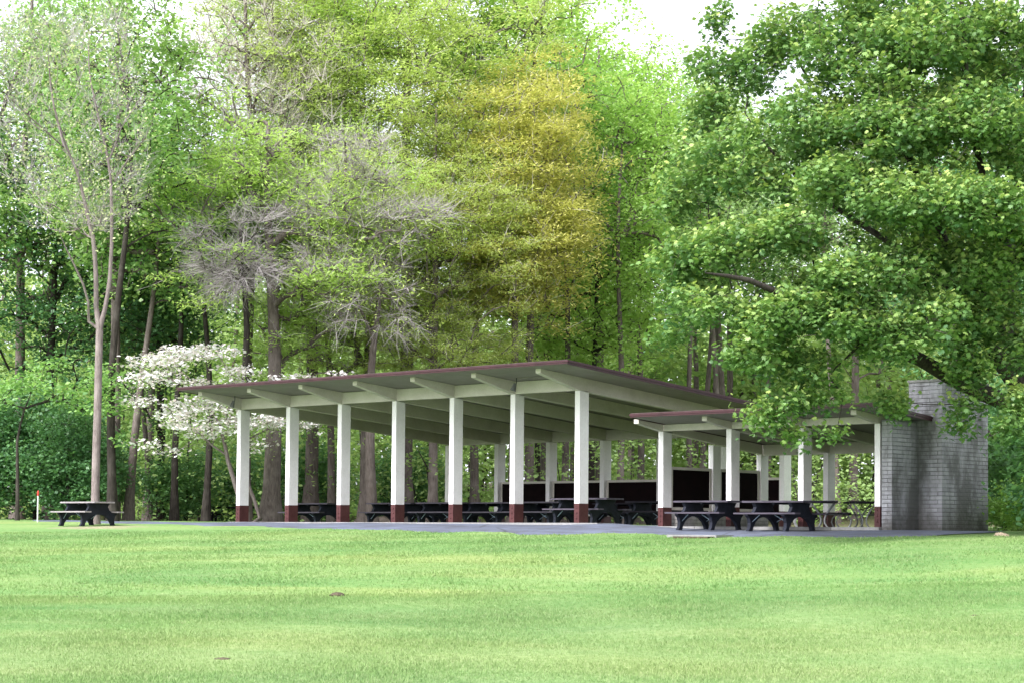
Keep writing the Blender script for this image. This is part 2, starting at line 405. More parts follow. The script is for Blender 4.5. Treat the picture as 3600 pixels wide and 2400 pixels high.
# grass blades (one mass nobody could count)
def blades(n, d0, d1, h, w, seed):
    r = np.random.default_rng(seed)
    D = d0+(d1-d0)*r.random(n)**.8
    px = -60+3720*r.random(n)
    P = CP[None, :] + (_F[None, :] + R2[None, :]*((px-1800)/FPX)[:, None])*D[:, None]
    x, y = P[:, 0], P[:, 1]
    z = gz(x, y)
    return x, y, z, D, r
def blade_mesh():
    Vs, Fs, Ts = [], [], []; off = 0
    for n, d0, d1, h, w, sd in ((230000, 19, 34, .036, .0075, 3), (150000, 32, 58, .040, .014, 4)):
        x, y, z, D, r = blades(n, d0, d1, h, w, sd)
        ok = (y < np.array([edgeY(q) for q in x])+.06)
        ok |= (x < -7) & (y < 8)
        x, y, z = x[ok], y[ok], z[ok]; n = len(x)
        az = r.random(n)*2*PI; hh = h*(.45+.8*r.random(n)); lean = r.normal(0, .75, n)
        wx, wy = np.cos(az)*w*(.7+.6*r.random(n)), np.sin(az)*w
        la = r.random(n)*2*PI
        tip = np.stack([x+np.cos(la)*hh*lean, y+np.sin(la)*hh*lean, z+hh*.9], 1)
        b0 = np.stack([x-wx, y-wy, z-.012], 1); b1 = np.stack([x+wx, y+wy, z-.012], 1)
        V = np.stack([b0, b1, tip], 1).reshape(-1, 3)
        Vs.append(V); Fs.append(np.arange(3*n).reshape(-1, 3)+off); off += 3*n
        Ts.append(np.repeat(r.random(n), 3))
    return raw_mesh('grass', np.concatenate(Vs), np.concatenate(Fs), MAT['blades'], np.concatenate(Ts))
o = link('grass', blade_mesh()); tag(o, 'short mown grass blades covering the lawn', 'grass', kind='stuff')

# ---------------------------------------------------------------- main pavilion
S = 2.44; W = 9.5; K = .0835
GAP = .003
pav = empty('picnic_pavilion', (0, 0, 0))
tag(pav, 'long open white pavilion with maroon roof edge and seven tall front columns', 'pavilion')
m = MB(); m.box(-.25, 15.6, -.14, .55, -.45, 0.0); m.build('kerb', MAT['concrete'], pav)
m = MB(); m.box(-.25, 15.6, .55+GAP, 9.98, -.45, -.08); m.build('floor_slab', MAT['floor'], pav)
def under(y): return 4.155-K*(y+2.0)
def column(parent, x, y, w, d, z0, zt, zr, bolts=True):
    m = MB(); m.box(x, x+w, y, y+d, zr, zt); c = m.build('column', MAT['white'], parent)
    m = MB(); e = .004; m.box(x-e, x+w+e, y-e, y+d+e, z0, zr)
    if bolts:
        for k in range(3):
            z = z0+.13+k*.14
            m.tube([(x+w/2, y-e, z), (x+w/2, y-e-.018, z), (x+w/2, y-e-.022, z)], [.024, .02, .01], 8)
            m.tube([(x+w*.5+.0, y-e, z+.045), (x+w*.5, y-e-.01, z+.045)], [.012, .01], 6)
    m.build('column_base', MAT['redbase'], c)
    return c
for i in range(7):
    column(pav, i*S, 0, .18, .37, 0.0, 3.62, .53)
rear_h = 3.62-K*(W-.2)-.02
for i in range(7):
    column(pav, i*S, W, .18, .37, -.08, rear_h, .45, False)
# rafters with tapered overhanging tips
def rafter(parent, x, w, pf, yt, yc0, yc1, yr0, yr1, ye, bt, bc, br, be, K_=K, un=under):
    top = lambda y: un(y)-.003
    poly = [(yt, top(yt)), (yt, bt), (yc0, bc), (yr1, br), (ye, be), (ye, top(ye))]
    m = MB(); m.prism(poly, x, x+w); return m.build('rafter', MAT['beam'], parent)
for i in range(7):
    rafter(pav, i*S, .18, 0, -1.6, 0, .37, W, W+.37, W+1.5, 4.00, 3.622, rear_h+.002, under(W+1.5)-.15)
# girders between the rafters, front and rear
for i in range(6):
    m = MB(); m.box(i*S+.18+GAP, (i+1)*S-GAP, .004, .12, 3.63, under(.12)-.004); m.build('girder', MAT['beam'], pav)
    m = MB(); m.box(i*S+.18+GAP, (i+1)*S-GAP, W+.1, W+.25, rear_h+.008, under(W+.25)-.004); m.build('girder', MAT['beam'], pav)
XL, XR, YF, YB = -.50, 16.14, -2.0, 11.4
def roof(parent, XL, XR, YF, YB, un, th=.085, edge=.05):
    m = MB(); m.hexa([(XL, YF, un(YF)), (XR, YF, un(YF)), (XR, YB, un(YB)), (XL, YB, un(YB)),
                      (XL, YF, un(YF)+th), (XR, YF, un(YF)+th), (XR, YB, un(YB)+th), (XL, YB, un(YB)+th)])
    r = m.build('roof', MAT['soffit'], parent)
    m = MB()
    a, b = XL-.02, XR+.02; c, d = YF-.02, YB+.02
    m.hexa([(a, c, un(c)+th+.003), (b, c, un(c)+th+.003), (b, d, un(d)+th+.003), (a, d, un(d)+th+.003), (a, c, un(c)+th+.022), (b, c, un(c)+th+.022), (b, d, un(d)+th+.022), (a, d, un(d)+th+.022)])
    m.build('roof_covering', MAT['shingle'], r)
    for nm in ('front', 'rear', 'left', 'right'):
        m = MB()
        if nm == 'front': m.box(XL-.03, XR+.03, YF-.03, YF-.002, un(YF)+.0, un(YF)+th-.001)
        if nm == 'rear': m.box(XL-.03, XR+.03, YB+.002, YB+.03, un(YB)-.02, un(YB)+th-.002)
        if nm in ('left', 'right'):
            x0, x1 = (XL-.03, XL-.002) if nm == 'left' else (XR+.002, XR+.03)
            m.hexa([(x0, YF, un(YF)-.02), (x1, YF, un(YF)-.02), (x1, YB, un(YB)-.02), (x0, YB, un(YB)-.02),
                    (x0, YF, un(YF)+th-.002), (x1, YF, un(YF)+th-.002), (x1, YB, un(YB)+th-.002), (x0, YB, un(YB)+th-.002)])
        m.build('fascia', MAT['fascia'], r)
        if nm == 'front' :
            m = MB(); m.box(XL-.05, XR+.05, YF-.045, YF-.032, un(YF)+th-.045, un(YF)+th+.004); m.build('drip_edge', MAT['fascia'], r)
        if nm == 'right':
            m = MB(); m.hexa([(XR+.033, YF, un(YF)+th-.045), (XR+.048, YF, un(YF)+th-.045), (XR+.048, YB, un(YB)+th-.045), (XR+.033, YB, un(YB)+th-.045), (XR+.033, YF, un(YF)+th+.004), (XR+.048, YF, un(YF)+th+.004), (XR+.048, YB, un(YB)+th+.004), (XR+.033, YB, un(YB)+th+.004)])
            m.build('drip_edge', MAT['fascia'], r)
    return r
roof(pav, XL, XR, YF, YB, under)
def wall_panel(parent, a, b, y, z0, z1, axis='x'):
    f = .075
    def bx(m, s0, s1, t0, t1, zz0, zz1):
        if axis == 'x': m.box(s0, s1, t0, t1, zz0, zz1)
        else: m.box(t0, t1, s0, s1, zz0, zz1)
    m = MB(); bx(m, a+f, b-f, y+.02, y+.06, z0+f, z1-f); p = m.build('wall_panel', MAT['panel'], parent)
    m = MB(); bx(m, a, a+f, y, y+.08, z0, z1); bx(m, b-f, b, y, y+.08, z0, z1)
    bx(m, a+f, b-f, y, y+.08, z1-f, z1); bx(m, a+f, b-f, y, y+.08, z0, z0+f)
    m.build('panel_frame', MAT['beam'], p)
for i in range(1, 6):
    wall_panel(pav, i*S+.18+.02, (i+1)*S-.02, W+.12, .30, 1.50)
def floodlight(parent, x, y, z):
    m = MB(); m.tube([(x, y, z), (x, y, z-.14)], .014, 6); m.tube([(x, y, z-.14), (x-.03, y-.02, z-.18)], .014, 6)
    p = m.build('floodlight', MAT['blackmetal'], parent)
    m = MB(); m.tube([(x-.03, y-.02, z-.15), (x-.05, y-.03, z-.22), (x-.08, y-.06, z-.36)], [.04, .055, .085], 10); m.build('lamp_shade', MAT['box'], p)
    m = MB(); m.tube([(x+.03, y, z-.01), (x+1.2, y+.02, z-.012)], .012, 6); m.build('conduit', MAT['soffit'], p)
floodlight(pav, .48, -.5, under(-.5)-.002); floodlight(pav, 12.9, -.5, under(-.5)-.002)
m = MB(); m.box(2*S-.17+.0, 2*S-.02, W-.09, W-.004, .55, .78); m.tube([(2*S-.1, W-.05, .55), (2*S-.1, W-.05, -.08)], .02, 6); ob = m.build('socket_box', MAT['box'], pav)

# ---------------------------------------------------------------- small pavilion
AX, AY, S2, H2, K2 = 17.23, .43, 2.265, 2.444, .0823
def under2(y): return 2.725-K2*(y+.57)
sp = empty('small_pavilion', (AX, AY, 0))
tag(sp, 'lower white shelter with brown shingled roof adjoining the long pavilion and the block chimney', 'pavilion')
sp2 = sp
def P2(o): o.matrix_parent_inverse = Matrix.Translation((-AX, -AY, 0)); return o
class PBuild:
    pass
_before = set(bpy.data.objects)
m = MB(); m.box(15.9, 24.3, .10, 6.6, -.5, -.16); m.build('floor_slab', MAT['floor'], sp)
for i in range(5):
    x0 = 17.15+i*1.42; m = MB(); m.box(x0+.01, x0+1.41, AY-.12, AY+.02-.006, -.3, -.085); m.build('kerb', MAT['concrete'], sp)
m = MB(); m.box(AX-.10, 24.2, AY+.022, AY+.5, -.3, -.079); m.build('sill', MAT['concrete'], sp)
for i in range(4):
    column(sp, AX+i*S2, AY+.03, .16, .36, -.077, H2, .42)
for (x, y) in ((AX, 2.63), (AX, 4.83), (AX+S2, 4.83), (AX+2*S2, 4.83), (AX+3*S2, 4.83)):
    column(sp, x, y, .16, .34, -.158, under2(y)-.30, .35, False)
for i in range(4):
    x = AX+i*S2; yt, ye = -.57, 5.0+.35
    poly = [(yt, under2(yt)-.003), (yt, 2.61), (AY, H2+.002), (4.83+.34, under2(5.17)-.298), (ye, under2(ye)-.25), (ye, under2(ye)-.003)]
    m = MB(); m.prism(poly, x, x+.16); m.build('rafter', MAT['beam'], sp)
for i in range(3):
    x0, x1 = AX+i*S2+.16+GAP, AX+(i+1)*S2-GAP
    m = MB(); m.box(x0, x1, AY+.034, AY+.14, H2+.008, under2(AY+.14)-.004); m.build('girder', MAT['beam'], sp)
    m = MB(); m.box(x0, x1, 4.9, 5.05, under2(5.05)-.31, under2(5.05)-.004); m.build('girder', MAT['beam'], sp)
roof(sp, 17.43, 24.9, -.9, 5.35, under2)
for y0, y1 in ((AY+.42, 2.61), (2.63+.36, 4.81)):
    wall_panel(sp, y0, y1, AX+.04, .36, 1.52, 'y')
m = MB(); m.box(AX+.006, AX+.44, .98, 4.80, -.157, .28); m.build('low_wall', MAT['whiteblock'], sp)
m = MB(); m.box(AX+3*S2-.26, AX+3*S2-.02, 1.0, 4.4, -.157, .30); m.build('low_wall', MAT['whiteblock'], sp)
for o in set(bpy.data.objects)-_before:
    if o.parent is sp: P2(o)

# ---------------------------------------------------------------- block chimney
ch = empty('block_chimney', (24.7, 1.6, -.25))
tag(ch, 'tall weathered grey block chimney with soot stains at the end of the lower shelter', 'chimney')
def CB(name, parts, mat):
    m = MB()
    for b in parts: m.box(b[0]-24.7, b[1]-24.7, b[2]-1.6, b[3]-1.6, b[4]+.25, b[5]+.25)
    return m.build(name, mat, ch)
CB('pier', [(24.25, 24.54, .43, 1.62, -.5, 2.52)], MAT['block'])
CB('chimney_stack', [(24.26, 25.20, 1.623, 3.80, -.5, 3.50)], MAT['block'])
CB('cap', [(24.235, 25.225, 1.60, 3.825, 3.502, 3.56)], MAT['concrete'])
CB('footing', [(24.60, 25.24, 1.50, 3.84, -.6, -.16)], MAT['block'])

# ---------------------------------------------------------------- picnic tables
def arch_half():
    outer = [(.66, 0), (.60, .08), (.585, .20), (.62, .32), (.70, .385), (.70, .415), (.50, .42), (.40, .50), (.345, .60), (.40, .68), (.43, .705)]
    inner = [(.50, 0), (.47, .10), (.38, .22), (.25, .31), (.10, .355)]
    return outer, inner
def make_arch_table(L, boardmat, topmat, framemat, label, group):
    t = empty('picnic_table', (0, 0, 0)); tag(t, label, 'picnic table', group)
    outer, inner = arch_half()
    poly = outer + [(-y, z) for y, z in reversed(outer)] + [(-y, z) for y, z in inner] + [(y, z) for y, z in reversed(inner)]
    for s in (-1, 1):
        x = s*(L*.5-.36); m = MB(); m.prism(poly, x-.045, x+.045); m.build('leg', framemat, t)
        for q in (-1, 1):
            m = MB(); m.tube([(x-s*.02, q*.50, .22), (x-s*.30, q*.58, .40)], .012, 6); m.build('brace', MAT['bluegrey'], t)
    m = MB(); w = .145
    for k in range(5):
        y = -.375+k*.151; m.box(-L/2, L/2, y, y+w, .709, .753)
    m.build('tabletop', topmat, t)
    m = MB(); m.box(-.03, .03, -.33, .33, .665, .707); m.build('batten', framemat, t)
    for q in (-1, 1):
        m = MB(); m.box(-L/2, L/2, q*.60-.12, q*.60-.003, .418, .458); m.box(-L/2, L/2, q*.60+.003, q*.60+.12, .418, .458); m.build('bench', boardmat, t)
    return t
def dup(t, label, group=None):
    r = t.copy(); COL.objects.link(r); r['label'] = label
    if group: r['group'] = group
    for c in [c for c in bpy.data.objects if c.parent is t]:
        d = c.copy(); COL.objects.link(d); d.parent = r
    return r
GT = 'picnic tables under the long pavilion roof'
proto = make_arch_table(2.1, MAT['board'], MAT['board'], MAT['plastic'], '', GT)
def put(t, x, y, z, rz=0): t.location = (x, y, z); t.rotation_euler = (0, 0, rz); return t
ZF = -.08
def tx(px_left, Y, L=2.1): return x_at(px_left, Y)+L/2
put(proto, tx(1905, .70), 1.42, ZF+.03)
proto['label'] = 'grey picnic table standing behind the rightmost front column of the long pavilion'
tabs = [
 (975, 3.1, 'picnic table between the second and third front columns of the long pavilion'),
 (1257, 3.4, 'picnic table between the third and fourth front columns, its bench ending behind the fourth'),
 (1432, 3.2, 'picnic table between the fourth and fifth front columns of the long pavilion'),
 (1592, 3.5, 'picnic table between the fifth and sixth front columns of the long pavilion'),
 (1765, 3.2, 'picnic table half hidden by the sixth front column, its bench lower than its neighbour'),
]
for px, yc, lb in tabs:
    put(dup(proto, lb), tx(px, yc-.72), yc, ZF-.02)
# second row, deep in the shade
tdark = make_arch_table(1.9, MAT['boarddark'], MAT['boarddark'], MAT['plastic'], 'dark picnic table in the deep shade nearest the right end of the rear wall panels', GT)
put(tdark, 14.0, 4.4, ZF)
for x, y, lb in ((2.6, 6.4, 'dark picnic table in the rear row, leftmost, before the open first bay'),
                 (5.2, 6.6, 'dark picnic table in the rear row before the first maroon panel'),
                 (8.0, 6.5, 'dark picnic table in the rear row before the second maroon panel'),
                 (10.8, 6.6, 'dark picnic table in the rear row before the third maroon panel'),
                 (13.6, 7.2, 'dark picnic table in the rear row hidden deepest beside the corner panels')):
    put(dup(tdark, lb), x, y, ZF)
GS = 'picnic tables at the lower shelter'
pproto = make_arch_table(1.75, MAT['board'], MAT['board'], MAT['plastic'], '', GS); p1 = pproto; p1['label'] = ('picnic table on the asphalt before the first column of the lower shelter')
Lp = 1.75
x1 = x_at(2336, -1.15)+Lp/2
put(p1, x1, -.43, g1(x1, -.43)+.025)
x2 = x_at(2584, -1.20)+Lp/2
p2 = dup(pproto, 'longer seeming picnic table on the asphalt between second and third columns of the lower shelter', GS)
put(p2, x2, -.48, g1(x2, -.48)+.025)
p2.scale = (1.06, 1, 1)
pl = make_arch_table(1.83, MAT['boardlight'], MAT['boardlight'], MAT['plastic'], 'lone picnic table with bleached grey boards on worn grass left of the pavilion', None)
lx, ly = gxy(305, 62.6); put(pl, lx, ly, g1(lx, ly)-.012)
# pipe framed tables
def make_pipe_table(label):
    t = empty('pipe_frame_table', (0, 0, 0)); tag(t, label, 'picnic table', 'pipe framed picnic tables at the lower shelter')
    hoop = [(.30, .70), (.18, .55), (.085, .40), (.045, .28), (.05, .18), (.10, .09), (.19, .035), (.32, .022), (.48, .022), (.60, .04), (.68, .11), (.715, .21), (.69, .31), (.62, .39), (.54, .415)]
    for x in (-.6, .6):
        for q in (-1, 1):
            m = MB(); m.tube([(x, q*y, z) for y, z in hoop], .021, 8); m.build('leg', MAT['steel'], t, True)
        m = MB(); m.box(x-.02, x+.02, -.72, .72, .395, .412); m.build('crossbar', MAT['blackmetal'], t)
    m = MB()
    for k in range(3): m.box(-.95, .95, -.38+k*.255, -.38+k*.255+.25, .702, .742)
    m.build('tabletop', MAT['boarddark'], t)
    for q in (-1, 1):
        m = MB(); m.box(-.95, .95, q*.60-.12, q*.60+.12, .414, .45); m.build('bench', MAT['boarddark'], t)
    return t
pp = make_pipe_table('dark picnic table on round pale pipe hoops behind the third column of the lower shelter')
put(pp, x_at(2893, 1.7), 1.7, -.155, math.radians(-56))
pq = dup(pp, 'dark picnic table on pipe hoops beside the last column of the lower shelter', 'pipe framed picnic tables at the lower shelter')
put(pq, x_at(3030, 2.6), 2.6, -.155, math.radians(-50))
# picnic tables standing far back among the trees
for px, D, rz, lb in ((690, 88, .7, 'far dark picnic table under the trees, left of the leaning trunk'), (800, 87, .75, 'far dark picnic table under the trees, right of the leaning trunk'), (925, 88, .7, 'far dark picnic table glimpsed behind the first front column')):
    q = dup(tdark, lb, 'far picnic tables among the trees'); x, y = gxy(px, D); put(q, x, y, g1(x, y)-.02, rz)
    
# ---------------------------------------------------------------- small things
sx, sy = gxy(131, 68)
st = empty('marker_stake', (sx, sy, g1(sx, sy)-.1)); tag(st, 'thin white marker stake with a red top at the edge of the lawn', 'stake')
m = MB(); m.tube([(0, 0, 0), (0, 0, .98)], .022, 8); m.build('stake', MAT['stakewhite'], st)
m = MB(); m.tube([(0, 0, .982), (0, 0, 1.0), (0, 0, 1.10), (.0, 0, 1.16)], [.028, .034, .034, .015], 8); m.build('cap', MAT['stakered'], st)
# concrete drain slab at the edge of the asphalt
dx, dy = x_at(2462, -3.0), -3.0
dr = empty('drain_cover', (dx, dy, g1(dx, dy))); tag(dr, 'flat concrete drain slab with a dark opening at the edge of the asphalt', 'drain')
m = MB(); m.box(-.75, .75, -.35, .35, -.02, .05); m.build('slab', MAT['concrete'], dr)
m = MB(); m.box(-.35, .70, -.62, -.353, -.05, .012); m.build('opening', MAT['dirt'], dr)
def lump(name, px, D, r, mat, label, cat, group=None, flat=.45, seed=0):
    rr = random.Random(seed); x, y = gxy(px, D); V, F = [], []
    n, k = 10, 5
    for i in range(k+1):
        a = i/k*PI/2
        for j in range(n):
            b = 2*PI*j/n; q = r*(1+.35*(rr.random()-.5))
            V.append((math.cos(a)*math.cos(b)*q, math.cos(a)*math.sin(b)*q, math.sin(a)*q*flat-.01))
    for i in range(k):
        for j in range(n): F.append((i*n+j, i*n+(j+1) % n, (i+1)*n+(j+1) % n, (i+1)*n+j))
    F.append(tuple(range(k*n, k*n+n)))
    me = bpy.data.meshes.new(name); me.from_pydata(V, [], F); me.update(); me.materials.append(mat)
    o = link(name, me, None, (x, y, g1(x, y))); tag(o, label, cat, group); return o
def Dof(py):  # ground distance for a photo row near the centre
    best = min(np.arange(20, 60, .1), key=lambda D: abs((py-1879)/FPX*D-(-.3485-g1(*gxy(1800, D)))))
    return float(best)
CG = 'clods of soil on the lawn'
for i, (px, py, r, lb) in enumerate(((1188, 2085, .13, 'largest dark clod of soil, mid lawn left of centre'), (272, 2084, .07, 'small dark clod on the left of the lawn, leftmost of the pair'), (350, 2089, .05, 'small dark clod on the left of the lawn, right of the pair'),
        (790, 2325, .12, 'low dark clod low in the picture below the largest clod'), (3430, 2183, .07, 'dark clod on the right of the lawn'), (3150, 2207, .04, 'tiny dark clod right of centre'), (3105, 2275, .05, 'dark clod low on the right half of the lawn'), (60, 2338, .06, 'dark clod at the lower left corner of the lawn'))):
    lump('soil_clod', px, Dof(py), r, MAT['dirt'], lb, 'soil clod', CG, .5 if i == 0 else .28, i)
lump('stone', 3518, 45.5, .17, MAT['palestone'], 'pale tan stone in the grass right of the chimney', 'stone', None, .5, 20)
for i, (px, D, r) in enumerate(((1295, 82, .5), (1350, 82, .42), (1262, 84, .3))):
    lump('field_stone', px, D, r, MAT['stone'], ['broad brown stone behind the pavilion under the tables, leftmost', 'second brown stone behind the pavilion, right of the broad one', 'smaller brown stone farther back left of the others'][i], 'stone', 'brown stones behind the pavilion', .8, 30+i)

# ---------------------------------------------------------------- trees
def unit(v): return v/(np.linalg.norm(v)+1e-9)
def grow(trunks, targets, r0, seed, down=1.6, step=.6, arch=.12, wob=.10):
    """attach every target to the nearest node of the growing tree; returns chains with radii, tips"""
    r = np.random.default_rng(seed)
    P = []; par = []; chains = []
    for tr in trunks:
        base_parent, pts = tr
        ch_ = []
        prev = base_parent
        if prev >= 0: ch_.append(prev)
        for q in pts:
            P.append(np.array(q, dtype=float)); par.append(prev); prev = len(P)-1; ch_.append(prev)
        chains.append(ch_)
    n0 = len(P)
    cap = n0 + int(sum(2+np.ceil(6) for _ in range(len(targets))))*2+2000
    A = np.zeros((cap, 3)); A[:n0] = P; n = n0
    minz = min(p[2] for p in P)
    for t in targets:
        d = t[None, :]-A[:n]
        dist = np.sqrt((d**2).sum(1)); pen = 1+down*np.clip(-(d[:, 2])/(dist+1e-6), 0, 1)
        low = (A[:n, 2] < minz+1.2)*5.0
        j = int(np.argmin(dist*pen+low)); L = dist[j]
        k = max(1, int(math.ceil(L/step))); k = min(k, 10)
        a = A[j]; chn = [j]; prev = j
        side = r.normal(0, wob*L, 3)
        for i in range(1, k+1):
            s = i/k; q = a+(t-a)*s + side*math.sin(PI*s)*.6; q[2] += arch*L*math.sin(PI*s)
            A[n] = q; par.append(prev); prev = n; chn.append(n); n += 1
            if n >= cap-2: break
        chains.append(chn)
        if n >= cap-2: break
    cnt = np.zeros(n)
    isp = np.zeros(n, bool)
    for p in par:
        if p >= 0: isp[p] = True
    cnt[~isp] = 1
    for i in range(n-1, -1, -1):
        if par[i] >= 0: cnt[par[i]] += cnt[i]
    rad = r0*(cnt/cnt.max())**.46
    return A[:n], rad, chains, n0
def tubes(A, rad, chains, rmin=.006, flare=None, tip_taper=.4):
    V, F = [], []; off = 0
    for ch_ in chains:
        if len(ch_) < 2: continue
        pts = A[ch_]; rr = rad[ch_].copy()
        if len(rr) > 1: rr[0] = min(rr[0], rr[1]*1.25)
        rr = np.maximum(rr, rmin); rr[-1] *= tip_taper if rr[-1] < .05 else 1
        n = 10 if rr[0] > .12 else (6 if rr[0] > .035 else 3)
        tg = np.gradient(pts, axis=0); tg /= (np.linalg.norm(tg, axis=1)[:, None]+1e-9)
        ref = np.array([1., 0, 0]) if abs(tg[0][2]) > .7 else np.array([0, 0, 1.])
        a = np.cross(tg, ref); a /= (np.linalg.norm(a, axis=1)[:, None]+1e-9); b = np.cross(tg, a)
        w = 2*PI*np.arange(n)/n
        ring = pts[:, None, :]+rr[:, None, None]*(a[:, None, :]*np.cos(w)[None, :, None]+b[:, None, :]*np.sin(w)[None, :, None])
        V.append(ring.reshape(-1, 3)); m_ = len(pts)
        i0 = off+np.arange(m_-1)[:, None]*n+np.arange(n)[None, :]
        i1 = off+np.arange(m_-1)[:, None]*n+((np.arange(n)+1) % n)[None, :]
        F.append(np.stack([i0, i1, i1+n, i0+n], -1).reshape(-1, 4)); off += m_*n
    return np.concatenate(V), np.concatenate(F)
def frames(nrm, r):
    """random tangent pair for normals"""
    t = r.normal(0, 1, nrm.shape); t -= nrm*(t*nrm).sum(1)[:, None]; t /= np.linalg.norm(t, axis=1)[:, None]+1e-9
    return t, np.cross(nrm, t)
SHAPES = {
 'leaf': np.array([(0, 0, 0), (.42, .45, .06), (0, 1, -.06), (-.42, .45, .06)]),
 'needle': np.array([(0, 0, 0), (.16, .5, .02), (0, 1, -.1), (-.16, .5, .02)]),
 'petal': np.array([(0, -.5, .0), (.5, 0, .05), (0, .5, 0), (-.5, 0, .05)]),
}
MAPLE = np.array([(0, 0, 0), (.32, .02, .0), (.55, .30, -.08), (.34, .38, .02), (.46, .78, -.08), (.18, .66, .02), (0, 1.0, -.1), (-.18, .66, .02), (-.46, .78, -.08), (-.34, .38, .02), (-.55, .30, -.08), (-.32, .02, 0)])
def leaves(C, size, r, up=.6, shape='leaf', tint=None, hang=0.0, tilt=.6):
    n = len(C)
    nr = r.normal(0, tilt, (n, 3)); nr[:, 2] = np.abs(nr[:, 2])*.5+up; nr /= np.linalg.norm(nr, axis=1)[:, None]
    a, b = frames(nr, r)
    if hang:
        b = b*(1-hang)+np.array([0, 0, -1.])*hang; b /= np.linalg.norm(b, axis=1)[:, None]
        a = np.cross(b, nr); a /= np.linalg.norm(a, axis=1)[:, None]+1e-9
    s = size*(.6+.8*r.random(n))
    sh = MAPLE if shape == 'maple' else SHAPES[shape]
    V = C[:, None, :]+s[:, None, None]*(a[:, None, :]*sh[None, :, 0, None]+b[:, None, :]*sh[None, :, 1, None]+nr[:, None, :]*sh[None, :, 2, None])
    k = len(sh); T = np.repeat(tint if tint is not None else r.random(n), k)
    if shape == 'maple':
        base = np.arange(n)[:, None]*k
        fs = np.array([(0, 1, 2, 3), (0, 3, 4, 5), (0, 5, 6, 7), (0, 7, 8, 9), (0, 9, 10, 11)])
        F = (base[:, :, None]+fs[None]).reshape(-1, 4)
    else: F = np.arange(n*k).reshape(n, k)
    return V.reshape(-1, 3), F, T
def cluster(targets, m, cr, flat, r, out=None):
    n = len(targets); C = np.repeat(targets, m, 0)+r.normal(0, 1, (n*m, 3))*np.array([cr, cr, cr*flat]); return C
def ctint(targets, m, r, amp=.55):
    base = np.repeat(r.random(len(targets)), m)
    return np.clip(base*amp+r.random(len(targets)*m)*(1-amp), 0, 1)
def twigs(targets, m, length, r, droop=0., rad=.008, center=None):
    """sprays of fine bare twigs: thin crossed slivers"""
    n = len(targets)*m; B = np.repeat(targets, m, 0)
    d = r.normal(0, 1, (n, 3)); d[:, 2] = d[:, 2]*.7-droop+.35
    if center is not None:
        o = B-center; o /= np.linalg.norm(o, axis=1)[:, None]+1e-9; d += o*1.0
    d /= np.linalg.norm(d, axis=1)[:, None]; L = length*(.4+.9*r.random(n))
    s = r.normal(0, 1, (n, 3)); s -= d*(s*d).sum(1)[:, None]; s /= np.linalg.norm(s, axis=1)[:, None]
    mid = B+d*(L*.5)[:, None]+s*(L*.07)[:, None]; end = B+d*L[:, None]-np.array([0, 0, droop*.2])*L[:, None]
    s2 = np.cross(d, s); h = s2*rad
    V = np.stack([B-h, B+h, mid+h*.8, mid-h*.8, end-h*.35, end+h*.35], 1).reshape(-1, 3)
    b6 = np.arange(n)[:, None]*6
    F = np.concatenate([b6+np.array([0, 1, 2, 3]), b6+np.array([3, 2, 5, 4])])
    return V, F, None
def crown_targets(n, R, z0, z1, r, lobes=14, shape='round', lob=.42, flat=.7, shell=.55):
    """targets gathered in lobes inside an ellipsoid / cone crown standing on the origin"""
    zc = (z0+z1)/2; hz = (z1-z0)/2
    L = []
    while len(L) < lobes:
        u = r.normal(0, 1, 3); u /= np.linalg.norm(u); s = shell+(1-shell)*r.random()
        p = u*s
        if shape == 'cone':
            t = (p[2]+1)/2; p[:2] *= (1.05-.75*t)*1.25
        if shape == 'fan':
            t = (p[2]+1)/2; p[:2] *= (.45+.75*t)
        L.append(p)
    L = np.array(L); w = r.integers(0, lobes, n)
    T = L[w]*.82+r.normal(0, 1, (n, 3))*lob*.5*np.array([1, 1, flat])
    T = np.stack([T[:, 0]*R, T[:, 1]*R, T[:, 2]*hz+zc], 1)
    T = T[T[:, 2] > z0*.9]
    return T
def order(T, axis0):
    d = np.hypot(T[:, 0]-axis0[0], T[:, 1]-axis0[1])+.15*np.abs(T[:, 2]-T[:, 2].mean()); return T[np.argsort(d)]
def stem(H, r, lean=(0, 0), wob=.25, n=14):
    z = np.linspace(0, H, n); ph = r.random(4)*6
    x = lean[0]*z/H+wob*np.sin(z*.35+ph[0])*z/H; y = lean[1]*z/H+wob*np.sin(z*.31+ph[1])*z/H
    return np.stack([x, y, z], 1)
